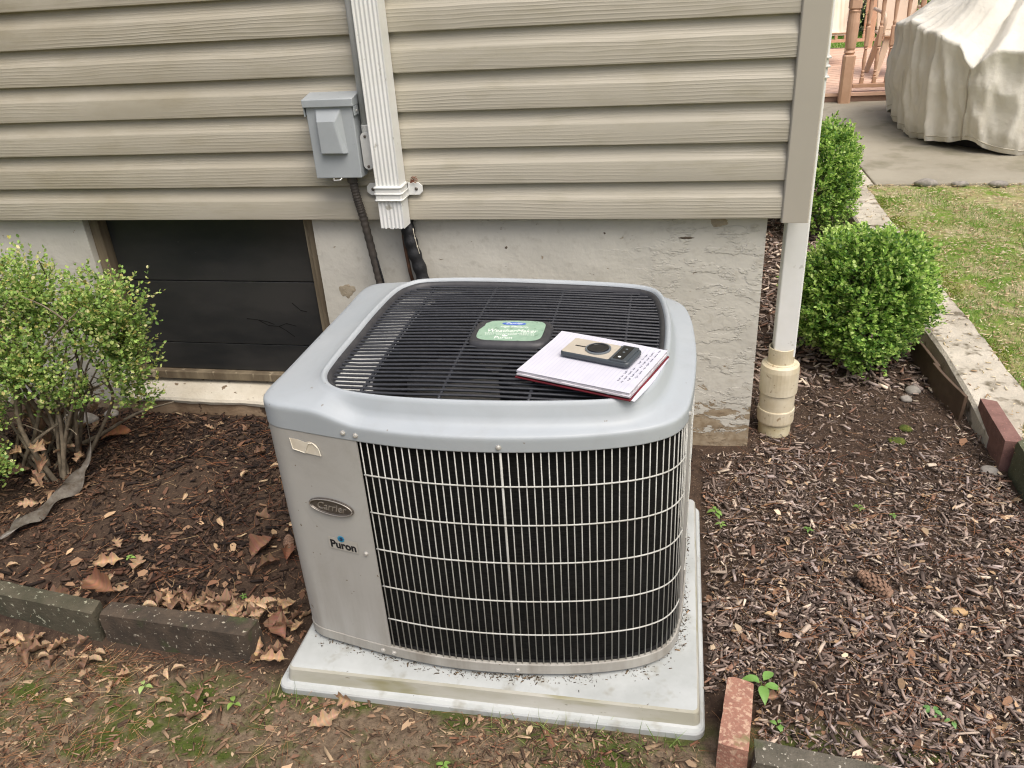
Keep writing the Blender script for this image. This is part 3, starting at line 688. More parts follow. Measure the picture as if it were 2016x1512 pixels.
# ------------------------------------------------------------------ air conditioner
OUT = spline([(-1.300, -.95), (-1.302, -1.035), (-1.293, -1.078), (-1.262, -1.106), (-1.2, -1.122), (-1.07, -1.148), (-.94, -1.166), (-.82, -1.170), (-.70, -1.163), (-.58, -1.146), (-.48, -1.12), (-.42, -1.093), (-.38, -1.06), (-.356, -1.01), (-.344, -.93), (-.337, -.83), (-.334, -.73), (-.337, -.63), (-.344, -.53), (-.362, -.44), (-.40, -.385), (-.46, -.352), (-.60, -.33), (-.8, -.318), (-1.0, -.325), (-1.2, -.345), (-1.265, -.355), (-1.293, -.38), (-1.302, -.43), (-1.300, -.55), (-1.30, -.75)], 1600)
OPN = spline([(-1.173, -.80), (-1.171, -.94), (-1.162, -1.015), (-1.125, -1.066), (-1.06, -1.093), (-.94, -1.108), (-.74, -1.106), (-.54, -1.085), (-.468, -1.052), (-.432, -.99), (-.413, -.88), (-.408, -.75), (-.413, -.62), (-.432, -.50), (-.467, -.448), (-.55, -.424), (-.71, -.407), (-.93, -.395), (-1.09, -.405), (-1.142, -.438), (-1.166, -.50), (-1.174, -.64)], 1600)
CC = np.array([-0.785, -0.75])
def polar(curve):
    d = curve-CC; a = np.arctan2(d[:, 1], d[:, 0]); r = np.hypot(d[:, 0], d[:, 1]); i = np.argsort(a)
    a, r = a[i], r[i]; return lambda t: np.interp((np.asarray(t)+np.pi) % (2*np.pi)-np.pi, a, r, period=2*np.pi)
R_out, R_in = polar(OUT), polar(OPN)
ac = thing('air_conditioner', 'grey outdoor air conditioner with black louvred top and wire grille on a white pad', 'air conditioner', (-0.80, -0.74, 0.055))
NT = 900; TH = np.linspace(-math.pi, math.pi, NT, endpoint=False)
ro, ri = R_out(TH), R_in(TH)
xo = CC[0]+ro*np.cos(TH)
wgt = 1-smooth_step(-1.170, -1.040, xo)
d_ = ro-ri; rem = d_-0.030
LOW = [(-0.010, 0, .757), (-0.006, 0, .768), (-0.002, 0, .781), (.002, 0, .7855), (.007, 0, .7875), (.0105, 0, .785), (.014, 0, .778), (.020, 0, .758), (.0255, .0, .7445), (.030, .12, .7385), (.030, .45, .7352), (.030, .82, .7325), (.030, .95, .7300), (.030, .99, .7255), (.030, 1.0, .7205), (.030, 1.0, .7165), (.030, 1.0, .697), (.030, 1.0, .695), (.027, 1.0, .6935), (.025, 1.0, .699)]
HIGH = [.757, .768, .781, .7855, .787, .7845, .7815, .7795, .777, .7715, .7640, .7575, .7540, .7490, .743, .738, .697, .695, .6935, .699]
rings = []
for (a, b_, zl), zh in zip(LOW, HIGH):
    r_ = ri+a+b_*rem; z_ = zl*(1-wgt)+zh*wgt
    rings.append(np.c_[CC[0]+r_*np.cos(TH), CC[1]+r_*np.sin(TH), z_])
V_ = np.vstack(rings); nr = len(rings)
F_ = [(j*NT+i, (j+1)*NT+i, (j+1)*NT+(i+1) % NT, j*NT+(i+1) % NT) for j in range(nr-1) for i in range(NT)]
capo = mesh('top_cap', V_, F_, MCAP, ac, smooth=True)
capo.modifiers.new('es', 'EDGE_SPLIT').split_angle = math.radians(85)
# louvre frame
INS = 0.010
bulge = np.zeros(NT)
rfr = [(ri-0.0015, .7775), (ri-0.004, .7795), (ri-0.010, .7775), (ri-0.016, .770), (ri-0.018, .758)]
dd = np.gradient(ri, TH); corner = smooth_step(0.50, 0.56, ri)
rf = []
for k_, (r_, z_) in enumerate(rfr):
    r2 = r_-corner*0.012*(k_/4)
    rf.append(np.c_[CC[0]+r2*np.cos(TH), CC[1]+r2*np.sin(TH), np.full(NT, z_)])
mesh('louvre_frame', np.vstack(rf), [(j*NT+i, j*NT+(i+1) % NT, (j+1)*NT+(i+1) % NT, (j+1)*NT+i) for j in range(4) for i in range(NT)], MFRAME, ac, smooth=True)
def dome(x, y):
    a = math.hypot((x+0.79)/0.38, (y+0.75)/0.35); return 0.768+0.011*max(0, 1-a*a)
rin2 = lambda t: R_in(t)-0.012
def xrange_at(y):
    t = np.linspace(-math.pi, math.pi, 1440); r_ = rin2(t); X_, Y_ = CC[0]+r_*np.cos(t), CC[1]+r_*np.sin(t)
    xs_ = []
    for i in range(len(t)-1):
        if (Y_[i]-y)*(Y_[i+1]-y) < 0: xs_.append(X_[i]+(X_[i+1]-X_[i])*(y-Y_[i])/(Y_[i+1]-Y_[i]))
    return (min(xs_), max(xs_)) if len(xs_) >= 2 else None
ny_ = 36
for i in range(ny_):
    y = -1.083+(i+0.0)*(0.668/(ny_-1)); xr = xrange_at(y)
    if not xr: continue
    m = MB(); pts = [(x, y+0.0006*math.sin(x*9+i), dome(x, y)+0.0004*math.sin(x*23+i*1.3)) for x in np.linspace(xr[0]-0.004, xr[1]+0.004, 16)]
    sec = [(0.0040*math.cos(a_), 0.0031*math.sin(a_)) for a_ in np.linspace(math.pi, -math.pi, 8, endpoint=False)]
    k = len(sec)
    for p in pts:
        for sy_, sz_ in sec: m.v.append((p[0], p[1]+sy_, p[2]+sz_))
    for a in range(len(pts)-1):
        for c in range(k): m.f.append((a*k+c, a*k+(c+1) % k, (a+1)*k+(c+1) % k, (a+1)*k+c))
    m.f = [tuple(reversed(f)) for f in m.f]
    m.build('louvre', MLOUV, ac, smooth=True)
def yrange_at(x):
    t = np.linspace(-math.pi, math.pi, 1440); r_ = rin2(t); X_, Y_ = CC[0]+r_*np.cos(t), CC[1]+r_*np.sin(t); q_ = [Y_[i] for i in range(len(t)-1) if (X_[i]-x)*(X_[i+1]-x) < 0]
    return min(q_), max(q_)
for x in (-1.068, -0.885, -0.690, -0.503):
    y0, y1 = yrange_at(x); m = MB()
    m.tube([(x+0.01*(y+0.75)*(-1), y, dome(x, y)-0.0035) for y in np.linspace(y0, y1, 12)], 0.0042, 6); m.build('louvre_rib', MLOUV, ac, smooth=True)
# fan orifice plate, shroud, fan
FC = (-0.745, -0.755); FR_ = 0.322; NS = 96
m = MB(); tt = np.linspace(-math.pi, math.pi, NS, endpoint=False)
for t in tt: r_ = float(R_in(t))+0.012; m.v.append((CC[0]+r_*math.cos(t), CC[1]+r_*math.sin(t), 0.7555))
def ap(t, k, z):
    c, s_ = math.cos(t), math.sin(t); e = 5.0
    r_ = 1/((abs(c)/(0.322+k))**e+(abs(s_)/(0.335+k))**e)**(1/e)
    return (-0.752+r_*c, -0.752+r_*s_, z)
for k_, z_ in ((0.012, 0.7535), (0.002, 0.749), (0.0, 0.735), (0.0, 0.60)):
    for t in tt: m.v.append(ap(t, k_, z_))
for j in range(2):
    for i in range(NS): m.f.append((j*NS+i, j*NS+(i+1) % NS, (j+1)*NS+(i+1) % NS, (j+1)*NS+i))
m.build('fan_orifice', MSHROUD, ac, smooth=True)
md = MB(); md.v = m.v[2*NS:]
for j in range(2):
    for i in range(NS): md.f.append((j*NS+i, j*NS+(i+1) % NS, (j+1)*NS+(i+1) % NS, (j+1)*NS+i))
md.build('fan_shroud', MDARK, ac, smooth=True)  # coloured near-black so the slat gaps show unlit depth
fan = MB()
for kb in range(3):
    a0 = kb*2*math.pi/3+0.4; g_ = []
    for ir in range(7):
        r_ = 0.07+ir*(0.235/6)
        for ia in range(6):
            a = a0+(ia/5)*1.25-0.12*ir/6; fan.v.append((FC[0]+r_*math.cos(a), FC[1]+r_*math.sin(a), 0.655+0.065*(ia/5-0.5)))
    b0 = kb*42
    for ir in range(6):
        for ia in range(5): fan.f.append((b0+ir*6+ia, b0+(ir+1)*6+ia, b0+(ir+1)*6+ia+1, b0+ir*6+ia+1))
fan.lathe([(0.075, -0.14), (0.075, 0.01), (0.05, 0.03), (0.01, 0.035)], (FC[0], FC[1], 0.66), 24)
fan.build('fan', pm('fan_grey', S(34, 34, 36), rough=0.6), ac, smooth=False)
# name plate on the louvres
plate = MB()
def superq(cx, cy, hw, hh, z, n=48, e=5.0, tap=0.0):
    out = []
    for i in range(n):
        a = 2*math.pi*i/n; c, s_ = math.cos(a), math.sin(a)
        x = hw*math.copysign(abs(c)**(2/e), c); y = hh*math.copysign(abs(s_)**(2/e), s_)
        out.append((cx+x, cy+y, z))
    return out
pc = (-0.779, -0.767)
rg = [superq(*pc, 0.099, 0.0755, .774), superq(*pc, 0.0985, 0.075, .782), superq(*pc, 0.095, 0.071, .7885), superq(*pc, 0.083, 0.0625, .7927), superq(*pc, 0.081, 0.0605, .7915)]
for r_ in rg: plate.v += r_
for j in range(4):
    for i in range(48): plate.f.append((j*48+i, j*48+(i+1) % 48, (j+1)*48+(i+1) % 48, (j+1)*48+i))
plate.f.append(tuple(range(4*48, 5*48)))
plate_o = plate.build('name_plate', MFRAME, ac, smooth=True); plate_o.modifiers.new('es', 'EDGE_SPLIT').split_angle = math.radians(50)
stk = superq(*pc, 0.0805, 0.0600, 0.7924)
for i, p in enumerate(stk):        # chewed upper left edge
    if p[0] < pc[0]-0.035 and p[1] > pc[1]+0.005: stk[i] = (p[0]+0.007+0.004*random.random(), p[1]-0.002*random.random(), p[2])
m = MB(); m.add(stk+[(x, y, z-0.0004) for x, y, z in stk], [tuple(range(48))]+[(i, i+48, (i+1) % 48+48, (i+1) % 48) for i in range(48)])
m.build('green_sticker', MGREENLBL, plate_o)

def text_obj(name, body, size, mat, parent, M, shear=0.0, extrude=0.0003, offset=0.0, width=None, align='CENTER'):
    cu = bpy.data.curves.new('txt', 'FONT'); cu.body = body; cu.size = size; cu.align_x = align; cu.align_y = 'CENTER'
    cu.shear = shear; cu.extrude = extrude; cu.offset = offset; cu.resolution_u = 3
    t = bpy.data.objects.new('txt', cu); COL.objects.link(t)
    me = bpy.data.meshes.new_from_object(t.evaluated_get(bpy.context.evaluated_depsgraph_get()))
    bpy.data.objects.remove(t)
    co = np.empty(len(me.vertices)*3); me.vertices.foreach_get('co', co); co = co.reshape(-1, 3)
    if width: co[:, 0] *= width/max(1e-6, co[:, 0].max()-co[:, 0].min())
    Mn = np.array(M); co = co @ Mn[:3, :3].T+Mn[:3, 3]-np.array(root_loc(parent))
    me.vertices.foreach_set('co', co.reshape(-1)); me.update(); me.materials.clear(); me.materials.append(mat)
    me.name = name
    return link(name, me, parent)
def on_plate(dx, dy): return Matrix.Translation((pc[0]+dx, pc[1]+dy, 0.7928))
text_obj('lettering', 'WeatherMaker', 0.026, MWPRINT, plate_o, on_plate(0.002, -0.004), shear=0.2, width=0.124)
text_obj('lettering', 'High Efficiency', 0.0135, MWPRINT, plate_o, on_plate(0.004, 0.021), shear=0.3, width=0.072)
text_obj('lettering', 'Puron', 0.021, MWPRINT, plate_o, on_plate(-0.012, -0.044), shear=0.1, width=0.044)
text_obj('lettering', 'SERVICE VALVES & UNIT AC', 0.0085, MWPRINT, plate_o, on_plate(0.002, -0.022), width=0.124) if False else None
dots = MB()
for i in range(30):
    x = pc[0]-0.062+i*0.0041; dots.box(x, x+0.0022, pc[1]-0.0205, pc[1]-0.0175, 0.7926, 0.7930)
for i in range(26):
    x = pc[0]-0.060+i*0.0047
    if i % 6 != 5: dots.box(x, x+0.0026, pc[1]-0.0275, pc[1]-0.0245, 0.7926, 0.7930)
dots.build('small_print', MWPRINT, plate_o)
ov = MB(); e_ = [(pc[0]+0.000+0.030*math.cos(2*math.pi*i/28), pc[1]+0.040+0.0085*math.sin(2*math.pi*i/28)) for i in range(28)]
ov.prism(e_, 0.7925, 0.7929); ov.build('blue_oval', MNAVY, plate_o)
text_obj('lettering', 'Carrier', 0.013, MWPRINT, plate_o, Matrix.Translation((pc[0], pc[1]+0.040, 0.7933)), shear=0.25, width=0.042)
gl = MB(); gl.prism([(pc[0]-0.010+0.007*math.cos(2*math.pi*i/16), pc[1]-0.033+0.0045*math.sin(2*math.pi*i/16)) for i in range(16)], 0.7926, 0.7930); gl.build('globe_mark', MWPRINT, plate_o)

# body outline helpers
OL = OUT; seglen = np.linalg.norm(np.roll(OL, -1, 0)-OL, axis=1)
nrm = np.roll(OL, -1, 0)-np.roll(OL, 1, 0); nrm = np.c_[nrm[:, 1], -nrm[:, 0]]; nrm /= np.linalg.norm(nrm, axis=1, keepdims=True)   # outward for ccw
cent = OL.mean(0)
if ((OL-cent)*nrm).sum() < 0: nrm = -nrm
def band(name, i0, i1, off, thick, z0, z1, mat, parent, step=4, bevel=0.0):
    idx = [(i0+k) % len(OL) for k in range(0, ((i1-i0) % len(OL))+1, step)]
    if i0 == i1: idx = list(range(0, len(OL), step))
    m = MB(); n_ = len(idx)
    for i in idx:
        a = OL[i]+nrm[i]*off; b_ = OL[i]+nrm[i]*(off-thick)
        m.v += [(a[0], a[1], z0), (a[0], a[1], z1), (b_[0], b_[1], z1), (b_[0], b_[1], z0)]
    loop = (i0 == i1)
    for k in range(n_ if loop else n_-1):
        a = k*4; b_ = ((k+1) % n_)*4
        for j in range(4): m.f.append((a+j, b_+j, b_+(j+1) % 4, a+(j+1) % 4))
    if not loop: m.f += [(0, 1, 2, 3), ((n_-1)*4+3, (n_-1)*4+2, (n_-1)*4+1, (n_-1)*4)]
    return m.build(name, mat, parent, bevel=bevel)
def idx_near(x, y): return int(np.argmin(np.hypot(OL[:, 0]-x, OL[:, 1]-y)))
iA = idx_near(-1.052, -1.151); iB = idx_near(-1.30, -0.62); iP0 = idx_near(-0.349, -0.965); iP1 = idx_near(-0.342, -0.905); iR1 = idx_near(-0.37, -0.43)
# orientation of increasing index: starts on the left side heading to the front
band('service_panel', iB, iA, -0.001, 0.004, 0.0965, 0.6945, MPANEL, ac, 3)
band('corner_post', iP0, iP1, -0.002, 0.006, 0.0965, 0.6945, MPANEL, ac, 3)
band('rear_panel', iR1, iB, -0.002, 0.004, 0.0965, 0.6945, MPANEL, ac, 4)
band('coil', iA-30, iR1+20, -0.024, 0.02, 0.090, 0.705, MCOIL, ac, 3)
base_o = band('base_pan', 0, 0, 0.0005, 0.01, 0.066, 0.0960, MLIP, ac, 3, 0.002)
band('base_foot', 0, 0, -0.045, 0.05, 0.0548, 0.0665, MDARK, ac, 8)
fl = MB(); fl.prism([(OL[i][0]-nrm[i][0]*0.006, OL[i][1]-nrm[i][1]*0.006) for i in range(0, len(OL), 8)], 0.080, 0.088); fl.build('base_floor', MDARK, ac)
# vertical wires share one mesh
def wire_mesh(h, r, seg=6):
    m = MB(); m.tube([(0, 0, 0), (0, 0, h)], r, seg)
    me = bpy.data.meshes.new('vertical_wire'); me.from_pydata(m.v, [], m.f); me.materials.append(MWIRE)
    me.polygons.foreach_set('use_smooth', [True]*len(me.polygons)); return me
wm = wire_mesh(0.606, 0.00145); wmt = wire_mesh(0.606, 0.0028)
AL = np.array(ac.location)
def wires(i0, i1, pitch, first):
    s = first; d = 0.0; i = i0; n_ = 0
    tot = seglen[i0:i1].sum()
    cum = np.r_[0, np.cumsum(seglen[i0:i1])]
    while s < tot:
        k = i0+int(np.searchsorted(cum, s))-1; p = OL[k]-nrm[k]*0.004
        o = link('vertical_wire', wmt if abs(p[0]+0.735) < pitch/2 and p[1] < -0.8 else wm, ac, (p[0]-AL[0], p[1]-AL[1], 0.0925-AL[2])); s += pitch
wires(iA, iP0, 0.0165, 0.009); wires(iP1, iR1, 0.0165, 0.008)
for z in (0.609, 0.508, 0.404, 0.293, 0.191):
    for a, b_, s0, s1 in ((iA, iP0, 3, 10), (iP1, iR1, 8, 4)):
        m = MB(); m.tube([(OL[i][0]-nrm[i][0]*0.0015, OL[i][1]-nrm[i][1]*0.0015, z) for i in range(a+s0, b_-s1, 6)], 0.0019, 6); m.build('horizontal_wire', MWIRE, ac, smooth=True)
def panel_frame(x, off=0.0):
    F0 = OL[iA-400:iA+420] if iA > 400 else OL
    fr = OL[OL[:, 1] < -1.0]; i = int(np.argmin(np.abs(OL[:, 0]-x)+(OL[:, 1] > -0.95)*9)); n_ = nrm[i]
    ex = Vector((-n_[1], n_[0], 0)); ex = ex if ex.x > 0 else -ex
    return Vector((OL[i][0], OL[i][1], 0))+Vector((n_[0], n_[1], 0))*off, ex, Vector((n_[0], n_[1], 0))
def pm_at(x, z, off=0.0):
    o, ex, n_ = panel_frame(x, off); M = Matrix.Identity(4)
    for i in range(3): M[i][0] = ex[i]; M[i][1] = (0, 0, 1)[i]; M[i][2] = n_[i]; M[i][3] = (o.x, o.y, z)[i]
    return M
# oval badge
m = MB()
def oval(rx, rz, d, n=40): return [(rx*math.cos(2*math.pi*i/n), rz*math.sin(2*math.pi*i/n), d) for i in range(n)]
rg = [oval(.0605, .0228, 0.0), oval(.0605, .0228, .0035), oval(.0575, .020, .005), oval(.054, .0172, .0048), oval(.053, .0163, .003)]
for r_ in rg: m.v += r_
for j in range(4):
    for i in range(40): m.f.append((j*40+i, j*40+(i+1) % 40, (j+1)*40+(i+1) % 40, (j+1)*40+i))
m.f.append(tuple(range(160, 200)))
BM = pm_at(-1.147, 0.503, 0.0005); m.xf(BM); badge = m.build('oval_badge', MBADGE, ac, smooth=True); badge.modifiers.new('es', 'EDGE_SPLIT').split_angle = math.radians(55)
rim = MB(); rim.tube([(.0575*math.cos(2*math.pi*i/48), .0200*math.sin(2*math.pi*i/48), .0048) for i in range(49)], .0016, 6); rim.xf(BM); rim.build('badge_rim', MBADGEHI, badge, smooth=True)
text_obj('badge_lettering', 'Carrier', 0.028, MBADGEHI, badge, BM @ Matrix.Translation((0, 0, .0032)), shear=0.25, width=0.078, extrude=0.0012)
PM_ = pm_at(-1.136, 0.396, 0.0006)
lab = MB(); lab.box(-0.040, 0.040, -0.017, 0.017, 0, 0.0003); lab.xf(PM_); labo = lab.build('maker_label', pm('label_clear', S(176, 173, 164), rough=0.4), ac)
text_obj('lettering', 'Puron', 0.030, MINK, labo, PM_ @ Matrix.Translation((0, -0.003, .0005)), width=0.070, offset=0.0011)
gb = MB(); gb.prism([(-0.003+0.0095*math.cos(2*math.pi*i/20), 0.0165+0.0085*math.sin(2*math.pi*i/20)) for i in range(20)], .0004, .0012); gb.xf(PM_); gbo = gb.build('globe_emblem', MBLUE, labo)
g2 = MB(); g2.prism([(-0.007, 0.013), (-0.001, 0.011), (0.003, 0.017), (-0.001, 0.022), (-0.006, 0.021), (-0.003, 0.017)], .0013, .0018); g2.xf(PM_); g2.build('globe_land', pm('dark_navy', S(24, 52, 84), rough=0.5), labo)
# torn sticker
TM = pm_at(-1.185, 0.660, 0.0008)
m = MB(); pl = [(-0.040, 0.014), (-0.020, 0.014), (0.000, 0.010), (0.012, 0.014), (0.028, 0.010), (0.036, -0.004), (0.038, -0.020), (0.000, -0.019), (-0.020, -0.015), (-0.037, -0.014)]
m.prism(pl, 0, 0.0006); m.xf(TM); so = m.build('torn_sticker', MSTICK, ac)
m = MB(); m.tube([(-0.006, -0.019, .001), (0.003, -0.002, .0016), (0.010, 0.010, .0022), (0.022, 0.012, .0018), (0.034, 0.000, .0012), (0.038, -0.019, .001)], 0.0011, 5); m.xf(TM); m.build('torn_edge', MSTICKW, so)
m = MB(); m.tube([(-0.040, 0.014, .001), (-0.037, -0.014, .001), (-0.020, -0.016, .001), (-0.004, -0.019, .001)], 0.0009, 5); m.xf(TM); m.build('torn_edge', MSTICKW, so)
# screws
def screw(M, parent):
    m = MB(); m.lathe([(0.0062, 0), (0.0062, 0.0012), (0.0042, 0.0016), (0.0042, 0.0045), (0.0022, 0.0052)], (0, 0, 0), 8); m.xf(M); m.build('screw', MSCREW, parent)
for x, z in ((-1.081, .712), (-1.050, .710), (-0.736, .708)): screw(pm_at(x, z, 0.0003), capo)
screw(pm_at(-0.352, .708, 0.0003), capo); screw(pm_at(-1.078, .384, -0.0006), ac)
for x, z in ((-1.075, .081), (-1.045, .081), (-0.73, .080)): screw(pm_at(x, z, 0.0008), base_o)

# ------------------------------------------------------------------ pad
pad = thing('equipment_pad', 'white plastic equipment pad with flanged rim under the air conditioner', 'pad', (-0.80, -0.80, 0.0))
def rrect(x0, x1, y0, y1, r, n=6):
    out = []
    for cx, cy, a0 in ((x1-r, y1-r, 0), (x0+r, y1-r, 90), (x0+r, y0+r, 180), (x1-r, y0+r, 270)):
        for i in range(n+1): a = math.radians(a0+90*i/n); out.append((cx+r*math.cos(a), cy+r*math.sin(a)))
    return out
lv = [(rrect(-1.337, -.288, -1.237, -.360, .028), -0.02), (rrect(-1.337, -.288, -1.237, -.360, .028), 0.006), (rrect(-1.334, -.291, -1.234, -.363, .026), 0.0105),
      (rrect(-1.323, -.2955, -1.2225, -.371, .018), 0.0112), (rrect(-1.317, -.299, -1.2175, -.376, .016), 0.015), (rrect(-1.311, -.303, -1.2115, -.382, .014), 0.048), (rrect(-1.306, -.307, -1.207, -.386, .012), 0.0535), (rrect(-1.298, -.314, -1.199, -.394, .010), 0.0548)]
m = MB(); k = len(lv[0][0])
for poly, z in lv: m.v += [(x, y, z) for x, y in poly]
for j in range(len(lv)-1):
    for i in range(k): m.f.append((j*k+i, j*k+(i+1) % k, (j+1)*k+(i+1) % k, (j+1)*k+i))
m.f.append(tuple((len(lv)-1)*k+i for i in range(k)))
po = m.build('pad_shell', MPAD, pad, smooth=True); po.modifiers.new('es', 'EDGE_SPLIT').split_angle = math.radians(20)
po.data.materials.append(MPADG)
for f in po.data.polygons:
    if k*4 <= f.index < k*6: f.material_index = 1

# ------------------------------------------------------------------ notebook and phone on the grille
c_bl, c_r, c_f, c_l = Vector((-0.651, -0.805)), Vector((-0.399, -0.887)), Vector((-0.478, -1.096)), Vector((-0.720, -1.006))
nbz = 0.7885
nb = thing('notebook', 'open ruled notebook with handwriting and a maroon cover on the louvres', 'notebook', (-0.56, -0.99, nbz))
ux = (c_r-c_bl+c_f-c_l).normalized(); uy = Vector((-ux.y, ux.x)); W_, D_ = 0.262, 0.218; ctr = (c_bl+c_r+c_f+c_l)/4
nbM = Matrix(((ux.x, uy.x, 0, ctr.x), (ux.y, uy.y, 0, ctr.y), (0, 0, 1, nbz), (0, 0, 0, 1)))
m = MB(); m.box(-W_/2-.003, W_/2+.003, -D_/2-.003, D_/2+.003, 0, 0.0035); m.xf(nbM); m.build('cover', MRED, nb, bevel=0.001)
lay = [(0.0038, 0.0075, 0.000, 0.004, MEDGEP), (0.0077, 0.0120, 0.001, -0.003, MEDGEP), (0.0122, 0.0175, -0.001, 0.001, MEDGEP)]
for z0, z1, ox, oy, mt in lay:
    m = MB(); m.box(-W_/2+ox, W_/2+ox, -D_/2+oy, D_/2+oy-0.002, z0, z1); m.xf(nbM); m.build('page_block', mt, nb, bevel=0.0008)
m = MB(); m.box(-W_/2-0.012, W_/2+0.010, -D_/2+0.014, D_/2, 0.0036, 0.0037) if False else None
# loose back page peeking out on the right
m = MB(); n_ = 10
for j in range(n_+1):
    t = j/n_
    for x in (W_/2-0.05, W_/2+0.010+0.004*math.sin(t*5)): m.v.append((x, -D_/2+0.002+t*(D_-0.006), 0.0010+0.0016*math.sin(t*7)-0.0008 if x > W_/2 else 0.0037))
for j in range(n_): m.f.append((j*2, j*2+1, j*2+3, j*2+2))
m.xf(nbM); lp = m.build('loose_page', MPAPER, nb, smooth=True); lp.modifiers.new('so', 'SOLIDIFY').thickness = 0.0006
# top page, gently wavy
m = MB(); na, nbb = 20, 14
def pagez(u, v): return 0.0179+0.0016*math.sin(u*3.1+0.4)*(v)+0.0032*max(0, v-0.82)*5*(1-u*0.8)
for j in range(nbb+1):
    for i in range(na+1):
        u, v = i/na, j/nbb; m.v.append((-W_/2+u*W_, -D_/2+v*D_, pagez(u, v)))
for j in range(nbb):
    for i in range(na): m.f.append((j*(na+1)+i, j*(na+1)+i+1, (j+1)*(na+1)+i+1, (j+1)*(na+1)+i))
m.xf(nbM); tp = m.build('top_page', MPAPER, nb, smooth=True)
rl = MB()
for j in range(26):
    u = 0.035+j*0.036
    if u > 0.97: break
    for i in range(12):
        v0, v1 = 0.03+i*0.078, 0.03+(i+1)*0.078; x = -W_/2+u*W_
        rl.add([(x-.0003, -D_/2+v0*D_, pagez(u, v0)+.0003), (x+.0003, -D_/2+v0*D_, pagez(u, v0)+.0003), (x+.0003, -D_/2+v1*D_, pagez(u, v1)+.0003), (x-.0003, -D_/2+v1*D_, pagez(u, v1)+.0003)], [(0, 1, 2, 3)])
rl.xf(nbM); rl.build('ruled_lines', MRULE, tp)
hw = MB()      # handwriting: running scrawl along the ruled lines at the right edge
for u, v0, v1 in ((0.955, 0.30, 0.93), (0.918, 0.22, 0.86), (0.882, 0.16, 0.50), (0.846, 0.18, 0.34), (0.882, 0.60, 0.82)):
    v = v0; ph = random.random()*6
    while v < v1:
        wl_ = random.uniform(0.04, 0.10); pts = []
        nn = int(wl_*220)
        for i in range(nn):
            a = i*1.15+ph; vv = v+wl_*i/nn+0.004*math.sin(a*1.7); uu = u-0.008-0.008*math.sin(a)*(0.6+0.4*math.sin(i*0.7+ph)); pts.append((-W_/2+uu*W_, -D_/2+vv*D_, pagez(uu, vv)+.0006))
        if len(pts) > 3: hw.tube(pts, 0.00045, 3, caps=False)
        v += wl_+random.uniform(0.018, 0.03)
hw.xf(nbM); hw.build('handwriting', MPENC, tp)

ph = thing('phone', 'dark cased smartphone with beige back and round black grip on the notebook', 'phone', (-0.545, -0.955, nbz+0.02))
p_bl, p_r, p_f, p_l = Vector((-0.619, -0.863)), Vector((-0.453, -0.918)), Vector((-0.479, -0.998)), Vector((-0.635, -0.938))
ux = (p_r-p_bl+p_f-p_l).normalized(); uy = Vector((-ux.y, ux.x)); pctr = (p_bl+p_r+p_f+p_l)/4
phM = Matrix(((ux.x, uy.x, 0, pctr.x), (ux.y, uy.y, 0, pctr.y), (0, 0, 1, nbz+0.0215), (0, 0, 0, 1)))
PL, PW = 0.164, 0.080
def slab(x0, x1, y0, y1, r, z0, z1, e=0.002):
    m = MB(); A = rrect(x0, x1, y0, y1, r, 5); B = rrect(x0+e, x1-e, y0+e, y1-e, max(r-e, .0005), 5); k = len(A)
    for poly, z in ((B, z0), (A, z0+e), (A, z1-e), (B, z1)): m.v += [(x, y, z) for x, y in poly]
    for j in range(3):
        for i in range(k): m.f.append((j*k+i, j*k+(i+1) % k, (j+1)*k+(i+1) % k, (j+1)*k+i))
    m.f += [tuple(range(k-1, -1, -1)), tuple(range(3*k, 4*k))]
    return m
m = slab(-PL/2, PL/2, -PW/2, PW/2, .010, 0, 0.0125, .003); m.xf(phM); cs = m.build('case', MPHONE, ph, smooth=True); cs.modifiers.new('es', 'EDGE_SPLIT').split_angle = math.radians(50)
m = slab(-PL/2+.003, PL/2-.048, -PW/2+.003, PW/2-.003, .006, 0.0115, 0.0132, .0006); m.xf(phM); m.build('back_panel', MPHTAN, ph)
m = slab(PL/2-.045, PL/2-.006, -PW/2+.002, PW/2-.002, .004, 0.0118, 0.0158, .001); m.xf(phM); cb_ = m.build('camera_bar', MPHONE, ph)
m = slab(PL/2-.040, PL/2-.016, -PW/2+.007, PW/2-.007, .003, 0.0155, 0.0163, .0003); m.xf(phM); m.build('camera_glass', MPHBLK, cb_)
for dy, r_ in ((-.022, .0035), (0.002, .0028), (0.018, .0028)):
    m = MB(); m.lathe([(r_, 0), (r_, .0005)], (PL/2-.028, dy, .0164), 14); m.xf(phM); m.build('lens', MWPRINT if dy < 0 else MRING, cb_)
m = MB(); m.lathe([(.0285, 0), (.0285, .0032), (.0265, .0040), (.0255, .0034)], (-0.006, 0, .0131), 40); m.xf(phM); gr = m.build('grip_ring', MRING, ph, smooth=False)
m = MB(); m.lathe([(.0245, 0), (.0245, .0040), (.0225, .0052), (.018, .0048), (.0175, .0042)], (-0.006, 0, .0131), 40); m.xf(phM); m.build('grip_disc', MPHBLK, ph, smooth=False)
m = slab(-0.062, -0.036, -.0022, .0022, .0018, .0129, .0138, .0002); m.xf(phM); m.build('magnet_bar', MPHBLK, ph)

